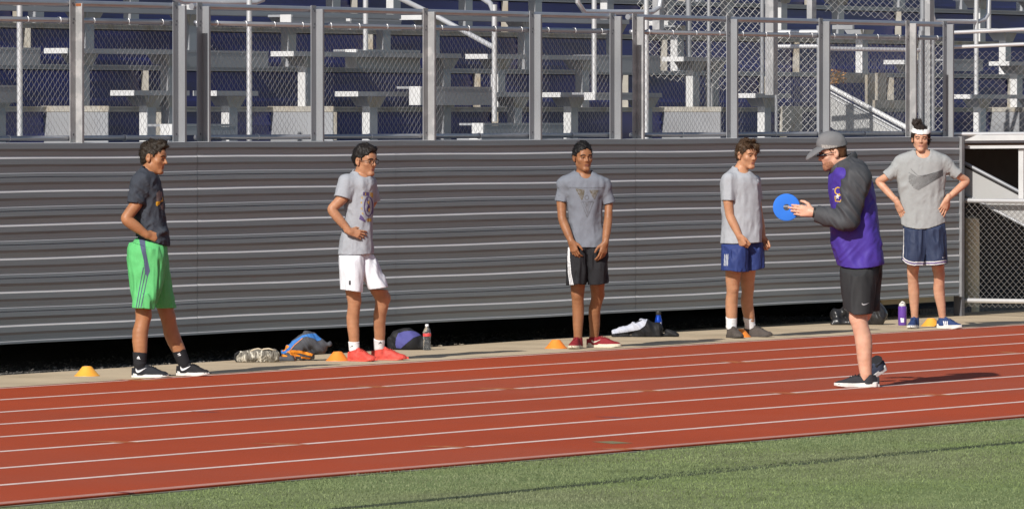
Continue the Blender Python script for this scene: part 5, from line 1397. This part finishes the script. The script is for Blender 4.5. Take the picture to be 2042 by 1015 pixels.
pr = p6['pr']; J = pr.J; P = p6['P']; X_, Y_, Z_ = p6['fr']; H = p6['H']; S = p6['S']; rot = [list(X_), list(Y_), list(Z_)]
# sleeves, shoulders and collar in charcoal
F = Field((J(1600, 400).x, -.36, J(1700, 470).z), (J(1750, 400).x, .36, J(1700, 296).z), .005)
for sg, sh, el, wr in ((-1, (1708, 358, -.185), (1688, 440, -.245), (1622, 425, -.20)), (1, (1700, 358, .185), (1700, 426, .17), (1685, 428, .12))):
    a, b, c = J(*sh), J(*el), J(*wr)
    F.cone(J(1686, 333, sg*.05), a, .062, .093, .03); F.cone(J(1694, 334, sg*.03), J(1704, 345, sg*.10), .07, .09, .03)
    F.cone(a, b, .094, .076, .02); F.cone(b, c, .078, .047, .025)
q = [J(1665, 334, 0), J(1697, 312, 0)]
F.noise(folds(.024, 71, 7, 9, 1.2, .009), .03)
c = J(1622, 425, -.20); d_ = (c-J(1688, 440, -.245)).normalized(); 
X, Y, Z = F.grid((slice(None),)*3)
t = (X-c.x)*d_.x+(Y-c.y)*d_.y+(Z-c.z)*d_.z
F.D = np.where(Y < 0, np.maximum(F.D, t+.020), F.D)
F.D = F.D.astype(f32)
F.cone(c-d_*.05, c+d_*.0, .036, .036, .0, 'sub')
F.cone(p6['nb']+Vector((0, 0, -.01)), H, .066, .075, .008, 'sub')
sleeve = F.mesh('sleeves', char, pr.root)
F = Field((J(1640, 400).x, -.2, J(1700, 350).z), (J(1720, 400).x, .2, J(1700, 290).z), .0045)
nb = p6['nb']; ax_ = (Vector((.55, 0, 1))).normalized()
F.cone(J(1678, 338), J(1688, 316), .086, .080, .0)
cc = J(1677, 330); nrm = Vector((-.42, 0, 1)).normalized()
F.half(J(1684, 316), Vector((-.62, 0, 1)).normalized())
F.cone(J(1684, 332), J(1684, 296), .068, .074, .004, 'sub'); F.noise(folds(.005, 81, 14, 14), .02)
F.mesh('collar', char, pr.root)
# cap
F = Field(H-Vector((.24, .16, .10)), H+Vector((.18, .16, .20)), .0045)
F.ell(P(0, -.014, .044), [.092*S, .112*S, .114*S], rot, 0)
F.ell(P(0, .02, .080), [.074*S, .078*S, .080*S], rot, .03)
n_ = (Z_-Y_*.06).normalized(); F.half(P(0, 0, .036), -n_)
F.ell(P(0, -.014, .036), [.084*S, .104*S, .100*S], rot, 0, 'sub')
F.noise(lambda p: .003*(vnoise(p, 30, 3)-.5), .02)
cap = F.mesh('cap', mat('grey_cap', (.145, .145, .152), .85, var=.08, scale=15, col2=(.19, .19, .195), f2=.5, s2=8, fine=.08, fscale=300), pr.root)
F = Field(P(0, .13, .03)-Vector((.16, .16, .12)), P(0, .13, .03)+Vector((.16, .16, .12)), .004)
pt = Matrix.Rotation(R(-17), 3, X_); rb = [list(X_), list(pt@Y_), list(pt@Z_)]
if (pt@Y_).z > Y_.z: pt = Matrix.Rotation(R(17), 3, X_); rb = [list(X_), list(pt@Y_), list(pt@Z_)]
F.ell(P(0, .098, .024), [.084*S, .112*S, .045*S], rb, 0)
F.ell(P(0, .090, .008), [.098*S, .120*S, .046*S], rb, 0, 'sub'); F.half(P(0, .062, .03), -Y_)
F.half(P(0, .06, .022), -(pt@Z_))
F.mesh('brim', cap.data.materials[0], cap)
mb = MB(); mb.lathe([(0, .005), (.006, .003), (.008, 0)], P(0, -.01, .156), 10); mb.build('button', cap.data.materials[0], cap)
cpt = bvh(cap)
lt = []
x = 1640.5
for i in range(8):
    lt += stroke([(x, 290.5+i*.25), (x+.2, 296+i*.2)], 1.1)
    if i % 2 == 0: lt += stroke([(x, 290.8+i*.25), (x+2.4, 290.8+i*.25)], 1.0)
    if i % 3 == 0: lt += stroke([(x, 293.5+i*.2), (x+2.2, 293.5+i*.2)], 1.0)
    if i % 3 == 1: lt += stroke([(x+.2, 295.6+i*.2), (x+2.4, 295.6+i*.2)], 1.0)
    x += 3.4
pr.print_('cap_patch', [[(1637.5, 288.5), (1670, 290.5), (1670, 298), (1637.5, 296.8)]], cpt, cloth('grey_patch', (.24, .23, .22)), cap, .5, .0012)
pr.print_('cap_lettering', lt, cpt, cloth('pale_thread', (.46, .44, .42)), cap, .35)
hair_mesh(pr, H, p6['fr'], S, hair6, [(-.14, -.075), (-.06, -.065), (-.035, -.04), (-.014, .012), (.0, .015), (.012, .026), (.03, .05), (.055, .07), (.12, .085)], .004, .006, seed=12, nz=.003, strands=700, slen=.012, lift_=.5)
# short beard
F = Field(H-Vector((.16, .14, .16)), H+Vector((.12, .14, .06)), .004)
F.ell(P(0, .030, -.068), [.061*S, .064*S, .056*S], rot, .02)
F.cone(P(-.012, .074, -.100), P(.012, .074, -.100), .021*S, .021*S, .02)
F.ell(P(0, .13, -.052), [.04, .06, .022], rot, .01, 'sub')
Xg, Yg, Zg = F.grid((slice(None),)*3); lz = ((Xg-H.x)*Z_.x+(Yg-H.y)*Z_.y+(Zg-H.z)*Z_.z)/S; ly = ((Xg-H.x)*Y_.x+(Yg-H.y)*Y_.y+(Zg-H.z)*Y_.z)/S
F.D = np.maximum(F.D, ((lz+.035-np.maximum(0, .03-ly)*1.0)*S).astype(f32)); F.D = np.maximum(F.D, ((-.01-ly)*S).astype(f32))
F.noise(lambda p: .004*(vnoise(p, 150, 4)-.5), .01)
F.mesh('beard', mat('auburn_beard', (.30, .14, .08), .9, var=.3, scale=80), pr.root)
# sunglasses
gl = MB()
for sx in (-1, 1):
    gl.tube([P(sx*.012, .110, .004), P(sx*.036, .106, .004), P(sx*.060, .088, .003), P(sx*.074, .060, .004)], .010, 8, rs=[.006, .010, .010, .006])
    gl.tube([P(sx*.074, .062, .006), P(sx*.083, .02, .006), P(sx*.081, -.02, .001)], .0034, 6)
gl.tube([P(-.012, .110, .005), P(.012, .110, .005)], .004, 6)
gl.build('sunglasses', mat('dark_sunglasses', (.02, .02, .025), .15), pr.root, smooth=True)
jt = p6['st']
goldj = cloth('gold_embroidery', (.66, .40, .06), .6)
Cc = [(1671+6.0*math.cos(a), 381+7.0*math.sin(a)) for a in np.linspace(-.9, -5.4, 14)]
pr.print_('chest_emblem', stroke(Cc, 2.4)+stroke([(1665, 391), (1666, 401)], 2.0)+stroke([(1665, 401), (1677, 402.5)], 2.2)+stroke([(1671, 390), (1677, 389)], 2.0)+stroke([(1677, 398), (1677, 403)], 2), jt, goldj, p6['shirt'])
pr.print_('chest_emblem', [[(1670, 386), (1671.5, 390), (1675, 391), (1672, 393.5), (1673, 398), (1670, 395.5), (1667, 398), (1668, 393.5), (1666, 391), (1669, 390)]], jt, CM['white'], p6['shirt'], .4, .003)
pr.print_('chest_mark', [swoosh(1660.5, 378.5, 3.5, -2.6)], jt, CM['white'], p6['shirt'], .3)
pr.print_('shorts_mark', [swoosh(1719, 608.5, 15, -5.5)], p6['sht'], cloth('silver_mark', (.42, .42, .44)), p6['shorts'], .4)
# zip
mb = MB()
# wristband and ring
w0 = J(1622, 424.5, -.20); dd = Vector((-1, 0, .16)).normalized()
mb = MB(); mb.tube([w0-dd*.026, w0-dd*.012, w0+dd*.004], .036, 16, rs=[.037, .040, .036]); mb.build('wrist_watch', CM['blackrub'], pr.root, smooth=True)

# the disc he holds (a thing of its own)
dc = J(1568.5, 413.7, -.165); wd = pr.g+RV*dc.x+FH*dc.y+Vector((0, 0, dc.z))
mb = MB(); nrm = (-FH+RV*.05).normalized()
prof_ = [(.024, .003), (.030, .0036), (.060, .0028), (.094, .001), (.100, -.0005), (.101, -.002), (.098, -.0028), (.060, .0), (.030, .001), (.024, .0005), (.024, .003)]
mb.lathe(prof_, wd, 48, axis=nrm)
o = mb.build('disc_cone', mat('blue_plastic', (.035, .18, .68), .8, var=.05, spec=.2), None, smooth=True)
tag(o, 'round blue plastic disc with a hole in its middle, held out by the coach', 'disc')
# ================================================================== THINGS ON THE GROUND
orm = mat('orange_plastic', (.86, .26, .035), .5, var=.06, scale=12, sss=.0)
yem = mat('yellow_orange_plastic', (.88, .40, .05), .5, var=.06, scale=12)
for (x, y, m_, lab) in [(172.5, 750, yem, 'yellow orange disc cone on its own at the left end of the path'), (673, 719.5, orm, 'orange disc cone beside the coral red boots'),
                        (1109, 695, orm, 'orange disc cone left of the maroon shoes'), (1477, 672.5, orm, 'orange disc cone between the taupe shoes'),
                        (1858, 650.5, yem, 'yellow orange disc cone between the navy shoes with three stripes')]:
    g = gnd(x, y, .0012); mb = MB()
    r0 = .098 if m_ is orm else .100
    mb.lathe([(r0, .0), (r0-.001, .005), (.088, .010), (.040, .068), (.036, .073), (.028, .0745), (.027, .072), (.036, .066), (.084, .008), (r0-.008, .001)], g+FH*.07, 40)
    o = mb.build('disc_cone', m_, None, smooth=True); smooth_by_angle(o, 35); tag(o, lab, 'cone', 'disc cones set out along the path')

def prop(name, label, cat, px, py): return Person(px, py, label, name, cat)
greyc = cloth('grey_nylon', (.075, .078, .090), .7); bluec = cloth('blue_nylon', (.05, .19, .52), .7); oran = cloth('orange_mesh', (.78, .27, .03), .7, var=.15); pink = cloth('salmon_piping', (.62, .26, .16), .7)
blackc = cloth('black_nylon', (.018, .018, .020), .6)
def zz(l, ox, oy, sc): return [[(ox+u/sc, oy+v/sc) for u, v in q] for q in l]
# backpack, blue orange and grey
b = prop('backpack', 'grey, blue and orange backpack slumped on the path', 'backpack', 600, 719); J = b.J
F = Field(J(545, 700)+Vector((0, -.12, -.12)), J(665, 700)+Vector((0, .16, .22)), .005); 
F.cone(J(573, 706), J(616, 679), .050, .070, .02); F.cone(J(616, 682), J(640, 684), .072, .040, .03); F.cone(J(638, 690), J(654, 686), .045, .020, .03)
F.cone(J(583, 711), J(618, 706), .035, .040, .02); F.cone(J(559, 716, -.05), J(583, 716, -.06), .020, .030, .012); F.cone(J(625, 695), J(642, 697), .035, .02, .03)
F.noise(folds(.020, 91, 9, 12, 1.5, .006), .03); F.half(Vector((0, 0, .002)), Vector((0, 0, -1)))
o = F.mesh('bag_body', greyc, b.root); t = bvh(o)
b.print_('blue_panel', zz([[(900, 600), (1060, 410), (1180, 350), (1330, 260), (1500, 225), (1690, 250), (1670, 350), (1600, 370), (1540, 320), (1400, 285), (1320, 310), (1180, 420), (1090, 540), (1000, 605)]], 460, 640, 9.28), t, bluec, o, .5, .003)
b.print_('orange_panel', zz([[(950, 560), (1000, 470), (1050, 440), (1085, 470), (1000, 550)], [(1040, 560), (1120, 535), (1300, 545), (1530, 605), (1500, 650), (1300, 600), (1060, 590)], [(890, 640), (960, 612), (1050, 640), (1040, 660), (900, 655)],
          [(1090, 600), (1200, 600), (1290, 640), (1280, 660), (1180, 650), (1110, 625)], [(1300, 655), (1480, 680), (1460, 705), (1310, 690)]], 460, 640, 9.28), t, oran, o, .5, .005)
b.print_('piping', zz(stroke([(1330, 315), (1180, 440), (1100, 540), (1030, 585)], 14)+stroke([(1180, 640), (1205, 720), (1150, 770), (900, 770), (850, 720), (870, 655)], 12), 460, 640, 9.28), t, pink, o, .4, .006)
# grubby bag of silver and black
b = prop('shoe_bag', 'small grubby silver and black bag left of the blue and orange backpack', 'bag', 512, 722); J = b.J
F = Field(J(462, 705)+Vector((0, -.10, -.10)), J(562, 705)+Vector((0, .14, .14)), .0012)
F.cone(J(482, 712), J(512, 709), .040, .048, .01); F.cone(J(512, 709), J(545, 708), .046, .042, .01); F.cone(J(478, 716), J(548, 716), .026, .026, .02)
F.noise(folds(.012, 95, 30, 12, .3, .008), .03); F.half(Vector((0, 0, .002)), Vector((0, 0, -1)))
o = F.mesh('bag_body', mat('grubby_silver', (.15, .135, .11), .6, var=.5, scale=28, col2=(.50, .47, .40), f2=.9, s2=26, thr=(.53, .60), stretch=(1.6, 1, .6), bump=.003, bscale=50), b.root)
mb = MB()
for a in ([(498, 702), (506, 697), (515, 695), (524, 698)], [(518, 701), (526, 696), (536, 695), (550, 699)]): mb.tube([J(x, y, -.02) for x, y in a], .007, 7)
mb.build('handle', mat('beige_rubber', (.55, .46, .33), .7), o, smooth=True)
mb = MB(); mb.tube([J(478, 701, -.01), J(470, 706, -.01), J(468, 715, -.01), J(474, 721, -.01), J(482, 722, -.01)], .010, 8); mb.tube([J(476, 704), J(478, 718)], .018, 8); mb.build('opening', blackc, o, smooth=True)
# black backpack with a violet cloth
b = prop('backpack', 'black backpack with a violet cloth over it, between the coral boots and the water bottle', 'backpack', 812, 697.5); J = b.J
F = Field(J(766, 685)+Vector((0, -.10, -.10)), J(856, 685)+Vector((0, .2, .2)), .005)
F.ell(J(815, 683, .05), (.125, .10, .095), None, .02); F.cone(J(795, 690, .04), J(842, 690, .04), .045, .055, .02); F.cone(J(779, 678, .05), J(783, 692, .05), .026, .03, .01); F.cone(J(792, 672, .05), J(812, 667, .05), .05, .05, .02)
F.noise(folds(.016, 97, 9, 9, .8, .005), .03); F.half(Vector((0, 0, .002)), Vector((0, 0, -1)))
o = F.mesh('bag_body', blackc, b.root)
b.print_('violet_cloth', zz([[(1165, 370), (1175, 270), (1210, 190), (1300, 160), (1410, 150), (1540, 175), (1575, 215), (1450, 260), (1350, 340), (1250, 430), (1180, 420)]], 640, 640, 7.854), bvh(o), cloth('violet_cloth', (.085, .085, .27), .8), o, .5, .004)
# white and black drawstring bag
b = prop('drawstring_bag', 'white and black drawstring bag lying beside the blue bottle', 'bag', 1275, 672); J = b.J
F = Field(J(1208, 655)+Vector((0, -.10, -.10)), J(1358, 655)+Vector((0, .2, .22)), .005)
F.cone(J(1226, 664, .05), J(1282, 651, .05), .026, .062, .02); F.cone(J(1282, 655, .05), J(1308, 657, .05), .078, .058, .02); F.cone(J(1222, 671, .03), J(1312, 668, .03), .014, .03, .02); F.cone(J(1310, 668, .05), J(1330, 668, .06), .02, .012, .015); F.cone(J(1332, 663, .07), J(1350, 668, .05), .02, .012, .01)
F.noise(folds(.018, 99, 10, 10, 1.0, .006), .03); F.half(Vector((0, 0, .002)), Vector((0, 0, -1)))
o = F.mesh('bag_body', blackc, b.root)
b.print_('white_panel', zz([[(575, 570), (850, 450), (1000, 400), (1100, 392), (1060, 500), (980, 560), (800, 595), (585, 620)]], 1140, 580, 7.25), bvh(o), cloth('white_nylon', (.48, .50, .58), .6), o, .5, .004)
b.print_('opening', zz([[(905, 460), (940, 435), (1010, 415), (1015, 425), (960, 450), (925, 465)]], 1140, 580, 7.25), bvh(o), blackc, o, .4, .006)
# black bags behind the coach
gloss = mat('glossy_black_nylon', (.02, .02, .022), .32, var=.3, scale=20, bump=.004, bscale=30)
b = prop('duffel_bag', 'glossy black bag on the path behind the coach', 'bag', 1710, 648); J = b.J
F = Field(J(1642, 630)+Vector((0, -.10, -.12)), J(1782, 630)+Vector((0, .25, .28)), .005)
F.cone(J(1664, 644, .04), J(1712, 642, .04), .030, .035, .02); F.cone(J(1668, 628, .10), J(1692, 622, .10), .05, .05, .03); F.cone(J(1675, 640, .08), J(1755, 640, .08), .04, .045, .03)
F.ell(J(1749, 630, .08), (.085, .09, .115), None, .02)
F.noise(folds(.022, 101, 10, 10, 1.0, .010), .03); F.half(Vector((0, 0, .002)), Vector((0, 0, -1)))
F.mesh('bag_body', gloss, b.root)
# clear water bottle with a red label
def bottle(name, px, py, label, parts, n=28):
    b = Person(px, py, label, name, 'bottle')
    for nm, prof_, m_ in parts:
        mb = MB(); mb.lathe(prof_, (0, 0, 0), n); o = mb.build(nm, m_, b.root, smooth=True); smooth_by_angle(o, 35)
    return b
pet = bpy.data.materials.new('clear_plastic'); pet.use_nodes = True
q = pet.node_tree.nodes["Principled BSDF"]; q.inputs['Transmission Weight'].default_value = .95; q.inputs['Roughness'].default_value = .12; q.inputs['IOR'].default_value = 1.25; q.inputs['Base Color'].default_value = (.93, .95, .97, 1)
bt_ = bottle('water_bottle', 851.5, 698, 'clear water bottle with a red label and white cap at the edge of the path',
   [('bottle_body', [(0, .004), (.022, .0), (.031, .006), (.034, .016), (.032, .028), (.034, .040), (.031, .055), (.034, .068), (.030, .085), (.034, .105), (.034, .150), (.032, .160), (.024, .182), (.014, .195), (.0125, .205), (.0125, .212), (0, .212)], pet),
    ('label', [(.0346, .118), (.0350, .119), (.0350, .142), (.0346, .143)], mat('red_label', (.72, .07, .07), .5)), ('cap', [(0, .203), (.0145, .203), (.015, .206), (.015, .219), (.0135, .222), (0, .222)], CM['white'])])
lb = bvh(bt_.root.children[1]); lo_ = bt_.root.children[1]
bt_.print_('label_print', [[(849, 667), (856, 667), (856, 672.5), (849, 672.5)]], lb, CM['white'], lo_, .4, .001)
bt_.print_('label_print', [[(851.5+3.0*math.cos(a)+2.5, 670.5+2.4*math.sin(a)) for a in np.linspace(0, 6, 12)]], lb, mat('blue_print_ink', (.05, .08, .35), .5), lo_, .35, .0018)
bb = bottle('water_bottle', 1313, 668, 'shiny blue metal bottle with a black cap behind the drawstring bag',
   [('bottle_body', [(0, 0), (.030, 0), (.033, .006), (.033, .12), (.030, .145), (.024, .165), (.022, .185), (0, .185)], mat('blue_metal', (.012, .07, .48), .22, metal=.5, var=.04)), ('cap', [(0, .183), (.0225, .183), (.024, .187), (.024, .215), (.020, .222), (0, .222)], CM['blackrub'])])
bb.print_('logo', [[(1316.5, 643), (1318.5, 642), (1319, 648), (1317, 650)]], bvh(bb.root.children[0]), CM['white'], bb.root.children[0], .35)
bp_ = bottle('water_bottle', 1799.5, 648.5, 'purple bottle with a white lid beside the navy shoes',
   [('bottle_body', [(0, 0), (.038, 0), (.041, .005), (.041, .17), (.038, .182), (0, .184)], mat('purple_plastic', (.13, .055, .33), .25, var=.15, scale=18)),
    ('lid', [(0, .183), (.032, .183), (.034, .187), (.033, .203), (.026, .210), (.014, .211), (.013, .224), (.008, .229), (0, .230)], CM['whiterub'])])
bp_.print_('sticker', [[(1795.5, 634), (1803, 634.5), (1802.5, 643), (1796.5, 643)]], bvh(bp_.root.children[0]), CM['white'], bp_.root.children[0], .4)
mb = MB(); mb.tube([(-.012, -.02, .200), (-.016, -.03, .215), (.0, -.034, .224), (.018, -.03, .214), (.02, -.02, .2)], .007, 8); mb.build('spout', CM['whiterub'], bp_.root.children[1], smooth=True)
